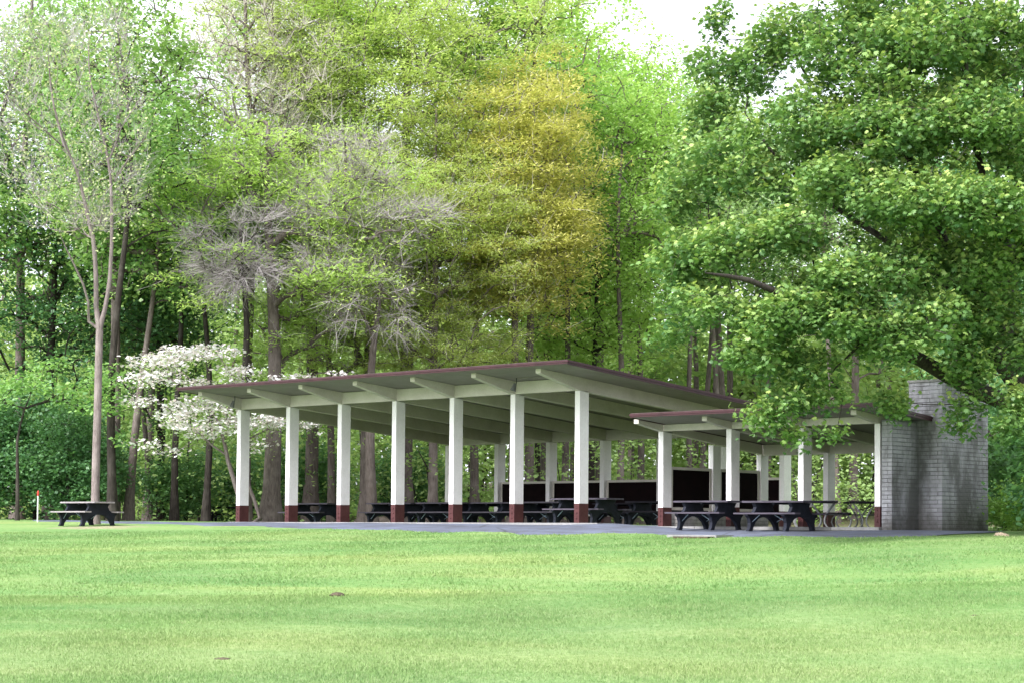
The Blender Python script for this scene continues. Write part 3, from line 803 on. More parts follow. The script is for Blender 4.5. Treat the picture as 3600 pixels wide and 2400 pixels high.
def tree_meshes(seed, H, r0, cb, R, leaf='mid', shape='round', n=420, m=34, ls=.17, cr=.34, flat=.6, lshape='leaf', barkm='bark', lobes=16, lean=(0, 0), twig_n=0, twigm='twigbrown', tiltup=.6, top=None, fork=None, lob=.42, wob=.25):
    r = np.random.default_rng(seed)
    st = stem(H*.93, r, lean, wob)
    T = crown_targets(n, R, H*cb, top or H, r, lobes, shape, lob, .7)
    T[:, :2] += np.array(lean)*(T[:, 2:3]/H)
    T = order(T, (lean[0]*.7, lean[1]*.7))
    base = np.array([[0, 0, -.4], [0, 0, 0.0]])
    st2 = np.concatenate([base[:1], st]); 
    A, rad, chains, n0 = grow([(-1, st2)], T, r0, seed+1)
    # trunk: own taper with a flared foot
    zt = st2[:, 2]; rad[:len(st2)] = np.maximum(r0*(1-.80*np.clip(zt/(H*.95), 0, 1)), .03)*(1+.45*np.exp(-np.clip(zt, 0, 9)/.35))
    # smooth trunk foot rings
    V, F = tubes(A, rad, chains)
    tm = raw_mesh('trunk', V, F, MAT[barkm], smooth=True)
    C = cluster(T, m, cr, flat, r); Vl, Fl, Tl = leaves(C, ls, r, tiltup, lshape, ctint(T, m, r))
    cm = raw_mesh('crown', Vl, Fl, LM[leaf], Tl)
    wm = None
    if twig_n:
        Vt, Ft, _ = twigs(T, twig_n, .9, r, 0, .0075, center=np.array([0, 0, H*.35])); wm = raw_mesh('twigs', Vt, Ft, MAT[twigm])
    return tm, cm, wm
def place_tree(name, meshes, px, D, label, cat='tree', group=None, scale=1, rz=0, xy=None):
    x, y = xy if xy else gxy(px, D)
    root = empty(name, (x, y, g1(x, y)), rz); root.scale = (scale,)*3
    tag(root, label, cat, group)
    tm, cm, wm = meshes
    link('trunk', tm, root); link('crown', cm, root)
    if wm: link('twigs', wm, root)
    return root
TG = 'trees standing behind the pavilion'
TL = 'trees at the left edge of the wood'
TR = 'tall trees right of centre'
A_mid = tree_meshes(101, 25, .26, .22, 5.2, 'mid', n=480, m=34, ls=.17, cr=.36)
A_mid2 = tree_meshes(102, 23, .22, .30, 4.6, 'mid', n=420, m=34, ls=.17, cr=.34)
A_dark = tree_meshes(103, 17, .22, .18, 4.2, 'dark', n=400, m=36, ls=.16, cr=.34, barkm='barkdark')
A_bright = tree_meshes(104, 26, .24, .26, 5.6, 'bright', n=720, m=38, ls=.17, cr=.38)
A_bright2 = tree_meshes(105, 17, .16, .28, 4.0, 'bright', n=400, m=36, ls=.16, cr=.34, barkm='barkdark')
A_pale = tree_meshes(106, 23, .20, .38, 4.4, 'pale', n=400, m=32, ls=.17, cr=.38)
A_high = tree_meshes(107, 22, .20, .55, 3.6, 'bright', n=240, m=32, ls=.16, cr=.36, barkm='bark')
A_high2 = tree_meshes(108, 20, .17, .60, 3.0, 'pale', n=190, m=30, ls=.16, cr=.36, barkm='bark', lean=(.8, .3))
B_bud = tree_meshes(109, 24.5, .24, .36, 4.4, 'bud', 'fan', n=700, m=22, ls=.08, cr=.5, twig_n=14, lobes=30, lob=.5)
# feathery conifers just coming into leaf
C_olive = tree_meshes(110, 28, .34, .20, 7.4, 'olive', 'round', n=1250, m=92, ls=.19, cr=.50, flat=.26, lshape='needle', twig_n=3, lobes=64, tiltup=.8, lob=.34)
C_olive2 = tree_meshes(111, 27, .30, .30, 5.4, 'lime', 'round', n=640, m=96, ls=.19, cr=.48, flat=.26, lshape='needle', twig_n=3, lobes=30, tiltup=.8, lob=.36)
C_gold = tree_meshes(112, 19.3, .20, .36, 3.5, 'gold', 'round', n=560, m=96, ls=.18, cr=.46, flat=.3, lshape='needle', twig_n=2, lobes=24, tiltup=.8, lob=.42)
C_low = tree_meshes(113, 15.5, .34, .30, 5.0, 'lime', 'round', n=400, m=90, ls=.18, cr=.5, flat=.24, lshape='needle', twig_n=9, twigm='twig', lobes=18, tiltup=.8, lob=.34, barkm='bark')

place_tree('broadleaf_tree', A_mid, 60, 84, 'tall mid green tree at the far left edge of the picture', group=TL)
place_tree('broadleaf_tree', A_mid2, 395, 76, 'green tree with a dark split trunk just right of the slender bare tree', group=TL, rz=1.2)
place_tree('broadleaf_tree', A_dark, 170, 80, 'dark green tree low behind the marker stake', group=TL, rz=2.0)
place_tree('broadleaf_tree', A_dark, 560, 84, 'dark green tree behind the left half of the white dogwood', group=TL, rz=.4, scale=.95)
place_tree('broadleaf_tree', A_mid, 520, 92, 'tall green tree rising into the pale sky gap left of the brown budding tree', group=TL, rz=2.6, scale=.86)
place_tree('broadleaf_tree', A_mid2, -120, 78, 'green tree whose branches enter the picture from the left side', group=TL, rz=3.0)
D_lean = tree_meshes(114, 14, .18, .5, 2.8, 'mid', n=160, m=30, ls=.16, cr=.34, barkm='bark', lean=(.7, .6), wob=.5)
D_thin = tree_meshes(115, 19, .17, .45, 3.0, 'mid', n=200, m=32, ls=.16, cr=.34, barkm='barkdark', wob=.5)
place_tree('broadleaf_tree', D_lean, 450, 75, 'leaning mottled pale trunk right of the lone table', group=TL, rz=.5)
place_tree('broadleaf_tree', D_thin, 395, 70.5, 'broad straight trunk directly behind the right end of the lone table', group=TL, rz=.2)
place_tree('broadleaf_tree', D_thin, 612, 78, 'slim dark trunk rising through the left half of the dogwood blossom', group=TL, rz=1.5, scale=.9)
place_tree('broadleaf_tree', D_thin, 722, 76, 'dark trunk between the far picnic tables', group=TL, rz=3.1, scale=.85)
place_tree('broadleaf_tree', D_lean, 530, 84, 'crooked trunk low between the lone table and the dogwood', group=TL, rz=3.4, scale=.8)
place_tree('budding_tree', B_bud, 860, 80, 'tall tree with purplish brown twigs just coming into bud', group=TL)
place_tree('feathery_tree', C_olive2, 1090, 84, 'tall feathery lime green tree left of the olive one', group=TG)
place_tree('feathery_tree', C_olive, 1420, 83, 'broad feathery olive green tree above the middle of the long roof', group=TG, rz=.5)
place_tree('feathery_tree', C_gold, 1800, 79.5, 'feathery tree with golden yellow foliage above the roof corner', group=TG)
place_tree('feathery_tree', C_low, 950, 73, 'old tree with a stout pale trunk beside the dogwood and drooping bare twigs', group=TG)
place_tree('feathery_tree', C_low, 1290, 80, 'pale trunked tree seen between the third and fourth front columns', group=TG, rz=2.1, scale=.98)
place_tree('feathery_tree', C_olive, 1520, 78, 'stout trunked feathery tree seen between the fourth and fifth front columns', group=TG, rz=3.3, scale=.62)
place_tree('broadleaf_tree', A_high, 1668, 84, 'smooth pale trunk seen between the fifth and sixth front columns', group=TG)
place_tree('broadleaf_tree', A_high2, 1165, 82, 'leaning dark trunk seen between the second and third front columns', group=TG, rz=2.8, scale=1.0)
place_tree('broadleaf_tree', A_bright, 2020, 98, 'tallest bright green tree reaching the top of the picture right of the golden tree', group=TR, scale=1.05)
place_tree('broadleaf_tree', A_bright, 2215, 104, 'bright green tree whose slanting crown edge borders the white sky', group=TR, rz=1.9, scale=.86)
place_tree('broadleaf_tree', A_bright, 2110, 94, 'bright green tree between the tallest one and the white sky', group=TR, rz=4.2, scale=.92)
place_tree('broadleaf_tree', A_bright2, 2080, 86, 'vivid green younger tree above the right end of the long roof', group=TR)
place_tree('broadleaf_tree', A_bright2, 1890, 90, 'vivid green younger tree in the shade of the golden tree', group=TR, rz=2.2, scale=.9)
for i, (px, D, s, rz) in enumerate(((1862, 84, 1.1, 0), (1912, 88, .9, 1), (1985, 86, .9, 2), (2178, 84, .84, 3), (2250, 92, .9, 4), (2105, 92, .95, 5))):
    place_tree('broadleaf_tree', A_high, px, D, ['straight dark trunk seen just left of the sixth front column', 'thin dark trunk seen just right of the sixth front column', 'thin leaning trunk seen left of the last front column', 'broad dark trunk seen right of the last front column', 'slim trunk rising above the right slope of the long roof', 'slim trunk farthest left above the right slope of the long roof'][i], group=TR, scale=s, rz=rz)
for i, (px, D, s, rz) in enumerate(((2462, 95, 1, 0), (2495, 99, 1.05, 1.3), (2530, 94, 1.0, 2.6), (2560, 97, 1.1, 4), (2425, 90, .9, 5), (2945, 88, .9, 3), (2700, 98, .95, 2))):
    place_tree('broadleaf_tree', A_high2, px, D, ['leftmost of the close row of trunks above the roof overlap', 'second of the close row of trunks above the roof overlap', 'third and darkest of the close row of trunks above the roof overlap', 'rightmost of the close row of trunks above the roof overlap', 'thin trunk seen past the first column of the lower shelter', 'thin trunk seen left of the chimney through the lower shelter', 'pale green tree behind the second bay of the lower shelter'][i], group=TR, scale=s, rz=rz)
place_tree('broadleaf_tree', A_pale, 2560, 100, 'pale green tree whose top shows in the gap between the white sky and the maple', group=TR, rz=.8, scale=1.0)
place_tree('broadleaf_tree', A_pale, 2440, 104, 'pale green tree standing behind the left side of the big maple', group=TR, scale=.95)
place_tree('broadleaf_tree', A_pale, 2650, 108, 'pale green tree farther right behind the big maple', group=TR, rz=2, scale=.9)
place_tree('broadleaf_tree', A_mid, 3000, 96, 'mid green tree behind the chimney, mostly hidden by the maple', group=TR, rz=1, scale=.9)
place_tree('broadleaf_tree', A_mid2, 3350, 84, 'mid green tree behind the maple near the right edge', group=TR, rz=2)
place_tree('broadleaf_tree', A_dark, 3560, 66, 'dark green tree at the right edge behind the chimney', group=TR, rz=1)

# far wood: one mass
def far_wood():
    r = np.random.default_rng(77); Vs, Fs, Ts, TV, TF = [], [], [], [], []; off = 0; toff = 0
    for i in range(74):
        D = 108+52*r.random(); px = -350+4300*(i+.6*r.random())/74
        x, y = gxy(px, D); z = g1(x, y); H = (15+7.5*r.random())*(1.0 if px < 2150 or px > 3000 else .72)
        T = crown_targets(118, 3.6+1.6*r.random(), H*.03, H, r, 15, 'round', .45)
        C = cluster(T, 20, .6, .6, r)+np.array([x, y, z])
        V, F, t = leaves(C, .34, r, .6, 'leaf', ctint(T, 20, r)*.7+.3*r.random())
        Vs.append(V); Fs.append(F+off); off += len(V); Ts.append(t)
        st = stem(H*.9, r, (r.normal()*.8, r.normal()*.8), .3, 9)+np.array([x, y, z-.3])
        rr = .20*(1-np.linspace(0, .8, 9)); a = tubes(st, rr, [list(range(9))]); TV.append(a[0]); TF.append(a[1]+toff); toff += len(a[0])
    o = link('far_wood', raw_mesh('far_wood', np.concatenate(Vs), np.concatenate(Fs), LM['under'], np.concatenate(Ts)))
    tag(o, 'distant wood closing the view behind the nearer trees', 'wood', kind='stuff')
    me = raw_mesh('trunks', np.concatenate(TV), np.concatenate(TF), MAT['bark'], smooth=True); q = link('trunks', me, o); q['kind'] = 'stuff'
far_wood()
# undergrowth of saplings and low branches: one mass
def undergrowth():
    r = np.random.default_rng(78); n = 3000
    D = 78+58*r.random(n); px = -250+4100*r.random(n)
    D[::3] = 104+30*r.random(len(D[::3]))
    P = CP[None]+(_F[None]+R2[None]*((px-1800)/FPX)[:, None])*D[:, None]
    hz = .3+(3.6+.085*(D-78)+3.0*(D > 98))*r.random(n)**1.1
    P[:, 2] = gz(P[:, 0], P[:, 1])+hz
    T = P
    C = cluster(T, 36, .66, .4, r); V, F, t = leaves(C, .17+.17*np.repeat(D > 96, 36), r, .8, 'leaf', ctint(T, 36, r))
    o = link('undergrowth', raw_mesh('undergrowth', V, F, LM['under'], t)); tag(o, 'light green saplings and undergrowth on the woodland floor', 'undergrowth', kind='stuff')
    # their stems
    k = 260; sel = r.choice(n, k, replace=False); VV, FF = [], []; off = 0
    for s in sel:
        b = T[s].copy(); b[2] = g1(b[0], b[1])-.1; b[:2] += r.normal(0, .5, 2); mid = (b+T[s])/2+r.normal(0, .12, 3)
        top = T[s]+np.array([r.normal()*.3, r.normal()*.3, .8]); a = tubes(np.array([b, mid, T[s], top]), np.array([.035, .028, .02, .008])*(.6+r.random()*1.4), [[0, 1, 2, 3]])
        VV.append(a[0]); FF.append(a[1]+off); off += len(a[0])
    q = link('stems', raw_mesh('stems', np.concatenate(VV), np.concatenate(FF), MAT['barkdark'], smooth=True), o); q['kind'] = 'stuff'
undergrowth()

# shrubs
def shrub_meshes(seed, H, R, leaf, n=150, m=44, ls=.13):
    r = np.random.default_rng(seed); u = r.normal(0, 1, (n, 3)); u /= np.linalg.norm(u, axis=1)[:, None]
    T = u*(r.random((n, 1))**.4)*np.array([R, R, H*.5])+np.array([0, 0, H*.5]); T = T[T[:, 2] > .1]; T = order(T, (0, 0))
    A, rad, ch_, n0 = grow([(-1, np.array([[0, 0, -.2], [0, 0, .3], [.1, 0, H*.5]]))], T, .07, seed, 1.0, .4)
    V, F = tubes(A, rad, ch_); tm = raw_mesh('stems', V, F, MAT['barkdark'], smooth=True)
    C = cluster(T, m, .27, .6, r); Vl, Fl, Tl = leaves(C, ls, r, .6, 'leaf', ctint(T, m, r)); return tm, raw_mesh('foliage', Vl, Fl, LM[leaf], Tl)
sh = [shrub_meshes(201, 4.6, 2.3, 'dark', 260), shrub_meshes(202, 3.4, 1.9, 'shrub', 200), shrub_meshes(203, 1.6, 1.0, 'bright', 90, 40, .12)]
def place_shrub(k, px, D, label, group=None, scale=1, rz=0):
    x, y = gxy(px, D); root = empty('shrub', (x, y, g1(x, y)), rz); root.scale = (scale,)*3; tag(root, label, 'shrub', group)
    link('stems', sh[k][0], root); link('foliage', sh[k][1], root)
GSB = 'dark shrubs at the left edge of the wood'
for i, (px, D, s) in enumerate(((-60, 74, 1.05), (120, 75, 1.1), (235, 73, .9), (310, 76, .8))):
    place_shrub(0, px, D, ['dark shrub entering from the left edge behind the stake', 'dark shrub directly behind the marker stake', 'dark shrub behind the left end of the lone table', 'dark shrub behind the foot of the slender tree', 'taller dark shrub rising behind the leftmost ones', 'taller dark shrub behind the lone table', 'dark shrub between the lone table and the dogwood'][i], GSB, s, i*1.3)
GSR = 'shrubs right of the chimney'
for i, (k, px, D, s) in enumerate(((1, 3660, 53.5, .95), (1, 3770, 47, .95), (0, 3640, 57, 1.0), (2, 3535, 52.2, .5), (2, 3610, 50.2, .75), (1, 3530, 60, 1.1))):
    place_shrub(k, px, D, ['mid green shrub close behind the right side of the chimney', 'mid green shrub at the right edge of the picture', 'large dark shrub behind the others at the right edge', 'small bright shrub at the foot of the chimney', 'small bright shrub right of the chimney foot', 'shrub farthest back beside the chimney'][i], GSR, s, i)
GSD = 'shrubs behind the pavilion'
for i, (k, px, D, s) in enumerate(((1, 620, 84, .9), (1, 1060, 86, 1.1), (1, 1420, 90, 1.1), (1, 780, 92, 1.1))):
    place_shrub(k, px, D, ['shrub behind the lower left of the dogwood', 'green shrub seen between the second and third front columns', 'green shrub seen between the fourth and fifth front columns', 'shrub behind the far picnic tables'][i], GSD, s, i)

# ---- slender half bare tree at the left (traced forks)
def poly3(pts, D, dd=0):
    return np.array([pt(x, y, D+dd*i/(len(pts)-1)) for i, (x, y) in enumerate(pts)])
def resample(P, n):
    d = np.r_[0, np.cumsum(np.linalg.norm(np.diff(P, axis=0), axis=1))]; s = np.linspace(0, d[-1], n)
    return np.stack([np.interp(s, d, P[:, k]) for k in range(3)], 1)
def hero(name, label, trunks, targets, r0, seed, barkm, group=None, cat='tree', rmin=.006, **kw):
    """trunks: list of (parent_chain, parent_fraction, points, r_start, r_end)"""
    base = trunks[0][2][0].copy(); nodes = []; tr = []; starts = []; rr = []
    for (pc, pf, P, ra, rb) in trunks:
        P = resample(P, max(6, int(np.linalg.norm(np.diff(P, axis=0), axis=1).sum()/.5)))
        if pc is None: par_ = -1
        else:
            s0, L0 = starts[pc]; par_ = s0+int(round(pf*(L0-1)))
        starts.append((sum(len(t[1]) for t in tr), len(P))); tr.append((par_, P)); rr.append(np.linspace(ra, rb, len(P)))
    A, rad, chains, n0 = grow(tr, targets, r0, seed, **kw)
    rad[:n0] = np.concatenate(rr)
    s0, L0 = starts[0]; zz = A[:L0, 2]-A[0, 2]; rad[:L0] *= 1+.4*np.exp(-zz/.3)
    V, F = tubes(A-base, rad, chains, rmin); o = empty(name, tuple(base)); tag(o, label, cat, group)
    link('trunk', raw_mesh('trunk', V, F, MAT[barkm], smooth=True), o)
    return o, base
D0 = 64.5
rL = np.random.default_rng(301)
gx_, gy_ = gxy(336, D0); basept = np.array([gx_, gy_, g1(gx_, gy_)-.2])
tk = np.vstack([basept, poly3([(335, 1740), (338, 1600), (343, 1450), (346, 1300), (350, 1160)], D0)])
t1 = poly3([(338, 1080), (338, 980), (330, 850), (312, 780), (296, 700), (270, 600), (245, 545), (215, 470), (190, 380), (175, 280), (170, 180)], D0, -1.0)
t2 = poly3([(368, 1090), (385, 1000), (393, 850), (392, 720), (388, 610), (372, 520), (352, 450), (340, 380), (320, 300), (310, 210), (315, 120)], D0, .9)
t3 = poly3([(312, 1130), (310, 1040), (275, 960), (235, 880), (205, 810)], D0, -1.2)
t4 = poly3([(225, 520), (160, 460), (90, 400), (30, 340)], D0-.8, -1.5)
t5 = poly3([(385, 560), (430, 440), (480, 370), (510, 310)], D0+.8, 1.0)
t6 = poly3([(400, 640), (450, 560), (510, 490), (535, 430)], D0+.5, -1.2)
tg = []
for _ in range(600):
    y = 60+760*rL.random()**1.25; w = (190+.06*(y-70)) if y < 500 else (230-.30*(y-500))
    cx = 215+.10*(y-100); x = cx+(rL.random()*2-1)*w*1.25
    tg.append(pt(min(max(x, -160), 560), y, D0+rL.normal()*1.3))
tg = np.array(tg); cen = pt(300, 900, D0); tg = tg[np.argsort(((tg-cen)**2).sum(1))]
o, b = hero('slender_tree', 'slender half bare tree with a pale forked trunk behind the lone picnic table',
    [(None, 0, tk, .135, .115), (0, 1, t1, .088, .02), (0, 1, t2, .078, .018), (0, .97, t3, .05, .015), (1, .72, t4, .035, .012), (2, .55, t5, .03, .012), (2, .45, t6, .03, .012)],
    tg, .05, 302, 'barkpale', down=3.0, step=.5, arch=.02, rmin=.0042)
Vt, Ft, _ = twigs(tg-b, 6, .75, rL, -.15, .0048, center=cen-b); link('twigs', raw_mesh('twigs', Vt, Ft, MAT['twig']), o)
C = cluster(tg[rL.random(len(tg)) < .8]-b, 9, .5, .8, rL); V, F, T = leaves(C, .08, rL, .5, 'leaf'); link('crown', raw_mesh('crown', V, F, LM['bud'], T), o)

# ---- white dogwood
D1 = 69.5; rD = np.random.default_rng(401)
gx_, gy_ = gxy(868, D1); bp = np.array([gx_, gy_, g1(gx_, gy_)-.2])
k1 = np.vstack([bp, poly3([(850, 1780), (828, 1700), (806, 1640), (790, 1560), (775, 1500)], D1)])
k2 = poly3([(915, 1820), (895, 1760), (868, 1690), (850, 1620), (858, 1540), (880, 1480)], D1+.5)
k3 = poly3([(800, 1600), (740, 1560), (680, 1500), (600, 1440), (540, 1400)], D1)
k4 = poly3([(778, 1500), (730, 1420), (680, 1340), (620, 1290)], D1, 1)
k5 = poly3([(860, 1550), (950, 1500), (1050, 1470), (1130, 1480)], D1, .5)
tiers = [(545, 1275, 100, 26, 60), (640, 1248, 110, 22, 70), (740, 1235, 85, 22, 50), (500, 1335, 55, 20, 26), (580, 1320, 80, 16, 30), (478, 1408, 48, 10, 22), (640, 1345, 60, 14, 16), (820, 1310, 60, 24, 34), (760, 1350, 120, 14, 34), (700, 1425, 120, 26, 80), (600, 1460, 60, 22, 34), (650, 1490, 70, 26, 44), (790, 1400, 90, 26, 40), (800, 1500, 90, 26, 60), (730, 1525, 60, 16, 26), (880, 1480, 90, 26, 50), (960, 1485, 110, 22, 54), (1080, 1500, 60, 14, 18), (1060, 1326, 90, 8, 16), (1180, 1314, 50, 6, 9), (910, 1560, 40, 16, 14), (520, 1560, 50, 14, 12), (580, 1590, 60, 10, 10), (980, 1390, 120, 14, 24)]
ft = []
for cx, cy, rx, ry, k in tiers:
    for _ in range(int(k*.62)):
        a = rD.random()*2*PI; q = rD.random()**.5; ft.append(pt(cx+rx*q*math.cos(a), cy+ry*q*math.sin(a)+rD.normal()*4, D1+rD.normal()*1.1))
ft = np.array(ft); cen = pt(820, 1560, D1); ft = ft[np.argsort(((ft-cen)**2).sum(1))]
o, b = hero('dogwood_tree', 'flowering dogwood covered in white blossom behind the left corner of the pavilion', [(None, 0, k1, .10, .06), (0, 0.0, k2, .085, .03), (0, .75, k3, .04, .015), (0, 1, k4, .035, .012), (1, .7, k5, .035, .012)],
    ft, .06, 402, 'barkpale', down=1.0, step=.35, arch=.06)
C = cluster(ft-b, 10, .21, .3, rD); V, F, T = leaves(C, .125, rD, 1.2, 'petal', tilt=.8); link('blossom', raw_mesh('blossom', V, F, LM['petal'], T), o)
C = cluster(ft-b-np.array([0, 0, .14]), 9, .30, .5, rD); V, F, T = leaves(C, .075, rD, .8); link('crown', raw_mesh('crown', V, F, LM['under'], T), o)

# ---- young maple, bright layer at the left edge
rY = np.random.default_rng(451); D2 = 70.5
gx_, gy_ = gxy(60, D2); bp = np.array([gx_, gy_, g1(gx_, gy_)-.2])
k1 = np.vstack([bp, poly3([(62, 1700), (60, 1550), (80, 1450), (110, 1380)], D2)])
ft = []
for cx, cy, rx, ry, k in ((110, 1350, 60, 34, 20), (235, 1390, 60, 40, 24), (20, 1370, 60, 26, 22), (175, 1300, 60, 30, 16), (0, 1410, 40, 20, 8), (300, 1440, 50, 20, 8), (370, 1330, 60, 50, 34), (380, 1420, 50, 40, 20), (430, 1540, 30, 30, 8)):
    for _ in range(k):
        a = rY.random()*2*PI; q = rY.random()**.5; ft.append(pt(cx+rx*q*math.cos(a), cy+ry*q*math.sin(a), D2+rY.normal()*.9))
ft = np.array(ft); cen = pt(80, 1500, D2); ft = ft[np.argsort(((ft-cen)**2).sum(1))]
o, b = hero('young_maple', 'young tree with a bright green spreading layer of leaves above the dark shrubs', [(None, 0, k1, .09, .03)], ft, .06, 452, 'barkdark', TL, down=1.2, step=.4, arch=.06)
C = cluster(ft-b, 15, .24, .4, rY); V, F, T = leaves(C, .15, rY, .9); link('crown', raw_mesh('crown', V, F, LM['mid'], T), o)

# ---- bare twiggy boughs hanging from the old trees: a dead tree in front of the feathery ones
rB = np.random.default_rng(471); D3 = 73
gx_, gy_ = gxy(1310, D3+1); bp = np.array([gx_, gy_, g1(gx_, gy_)-.2])
k1 = np.vstack([bp, poly3([(1300, 1600), (1305, 1300), (1320, 1150), (1340, 1000), (1370, 860), (1390, 740)], D3+1)])
k2 = poly3([(1310, 1180), (1250, 1050), (1200, 950), (1150, 880)], D3+1, -1)
k3 = poly3([(1345, 980), (1280, 820), (1230, 700), (1210, 600)], D3+1, -.5)
ft = []
for cx, cy, rx, ry, k in ((1120, 760, 130, 60, 60), (1250, 640, 150, 60, 60), (1350, 800, 150, 70, 60), (1150, 900, 120, 60, 40), (1330, 980, 120, 90, 46), (1420, 740, 110, 40, 40), (1240, 520, 120, 50, 40), (1400, 1130, 90, 60, 20), (1190, 1100, 80, 60, 20), (1500, 760, 80, 30, 20)):
    for _ in range(k):
        a = rB.random()*2*PI; q = rB.random()**.5; ft.append(pt(cx+rx*q*math.cos(a), cy+ry*q*math.sin(a), D3+rB.normal()*1.2))
ft = np.array(ft); cen = pt(1330, 1000, D3); ft = ft[np.argsort(((ft-cen)**2).sum(1))]
o, b = hero('bare_tree', 'bare grey tree with fine drooping twigs in front of the feathery green trees', [(None, 0, k1, .22, .05), (0, .45, k2, .06, .02), (0, .62, k3, .06, .02)], ft, .10, 472, 'bark', TG, down=1.0, step=.5)
V, F, _ = twigs(ft-b, 15, .9, rB, .3, .0065, center=cen-b); link('twigs', raw_mesh('twigs', V, F, MAT['twig']), o)
C = cluster(ft[rB.random(len(ft)) < .4]-b, 30, .5, .4, rB); V, F, T = leaves(C, .15, rB, .9, 'needle'); link('crown', raw_mesh('crown', V, F, LM['lime'], T), o)
rB = np.random.default_rng(481); D3 = 71
gx_, gy_ = gxy(850, D3+1); bp = np.array([gx_, gy_, g1(gx_, gy_)-.2])
k1 = np.vstack([bp, poly3([(852, 1600), (862, 1350), (868, 1150), (862, 1050), (850, 950), (845, 800)], D3+1)])
ft = []
for cx, cy, rx, ry, k in ((800, 920, 110, 60, 70), (880, 960, 110, 50, 50), (800, 1010, 80, 50, 36), (900, 780, 90, 60, 30), (700, 830, 60, 50, 20)):
    for _ in range(k):
        a = rB.random()*2*PI; q = rB.random()**.5; ft.append(pt(cx+rx*q*math.cos(a), cy+ry*q*math.sin(a), D3+rB.normal()*.9))
ft = np.array(ft); cen = pt(860, 950, D3); ft = ft[np.argsort(((ft-cen)**2).sum(1))]
o, b = hero('bare_tree', 'dark trunked tree with a round mop of bare grey twigs above the dogwood', [(None, 0, k1, .20, .06)], ft, .09, 482, 'barkdark', TG, down=.8, step=.45)
V, F, _ = twigs(ft-b, 16, .85, rB, .35, .0068, center=cen-b); link('twigs', raw_mesh('twigs', V, F, MAT['twig']), o)

# ---- big maple at the right
rM = np.random.default_rng(501); D4 = 44.5
mx_, my_ = gxy(3715, 46.5); bp = np.array([mx_, my_, g1(mx_, my_)-.3])
M0 = np.vstack([bp, poly3([(3712, 1760), (3700, 1640), (3670, 1530), (3620, 1430)], 46.5, -.5)])
L1 = poly3([(3560, 1420), (3480, 1390), (3400, 1355), (3330, 1320), (3240, 1265), (3165, 1236), (3040, 1200), (2900, 1130), (2760, 1040), (2620, 980), (2480, 960)], 45.8, -4.5)
L2 = poly3([(3580, 1360), (3520, 1270), (3470, 1200), (3420, 1120), (3370, 1000), (3320, 860), (3260, 700), (3180, 520), (3120, 340), (3080, 150)], 46, -1.5)
L3 = poly3([(3590, 1330), (3560, 1260), (3548, 1180), (3540, 1050), (3535, 900), (3560, 700), (3600, 450), (3620, 150), (3640, -150)], 46.2, 1.5)
L4 = poly3([(3400, 1060), (3280, 960), (3140, 860), (2980, 760), (2820, 640), (2700, 520), (2620, 400)], 45, 1.5)
L5 = poly3([(3250, 690), (3100, 580), (2960, 440), (2840, 280), (2760, 120)], 45, 3)
L6 = poly3([(3620, 1250), (3720, 1050), (3850, 850), (3980, 600), (4050, 300)], 46.5, -1.5)
L7 = poly3([(3560, 1000), (3500, 800), (3440, 560), (3400, 300), (3380, 0), (3360, -300)], 45.5, -3.5)
L8 = poly3([(3560, 900), (3640, 700), (3500, 500), (3450, 200), (3500, -100)], 46.5, 6)
mt = []
def blob(cx, cy, cd, rx, ry, rd, k, mode=0):
    cy += rM.normal()*14; ry = ry*1.12
    for _ in range(k):
        u = rM.normal(0, 1, 3); u /= np.linalg.norm(u); q = .35+.65*rM.random()**.5
        mt.append(pt(cx+rx*q*u[0], cy+ry*q*u[1], cd+rd*q*u[2]))
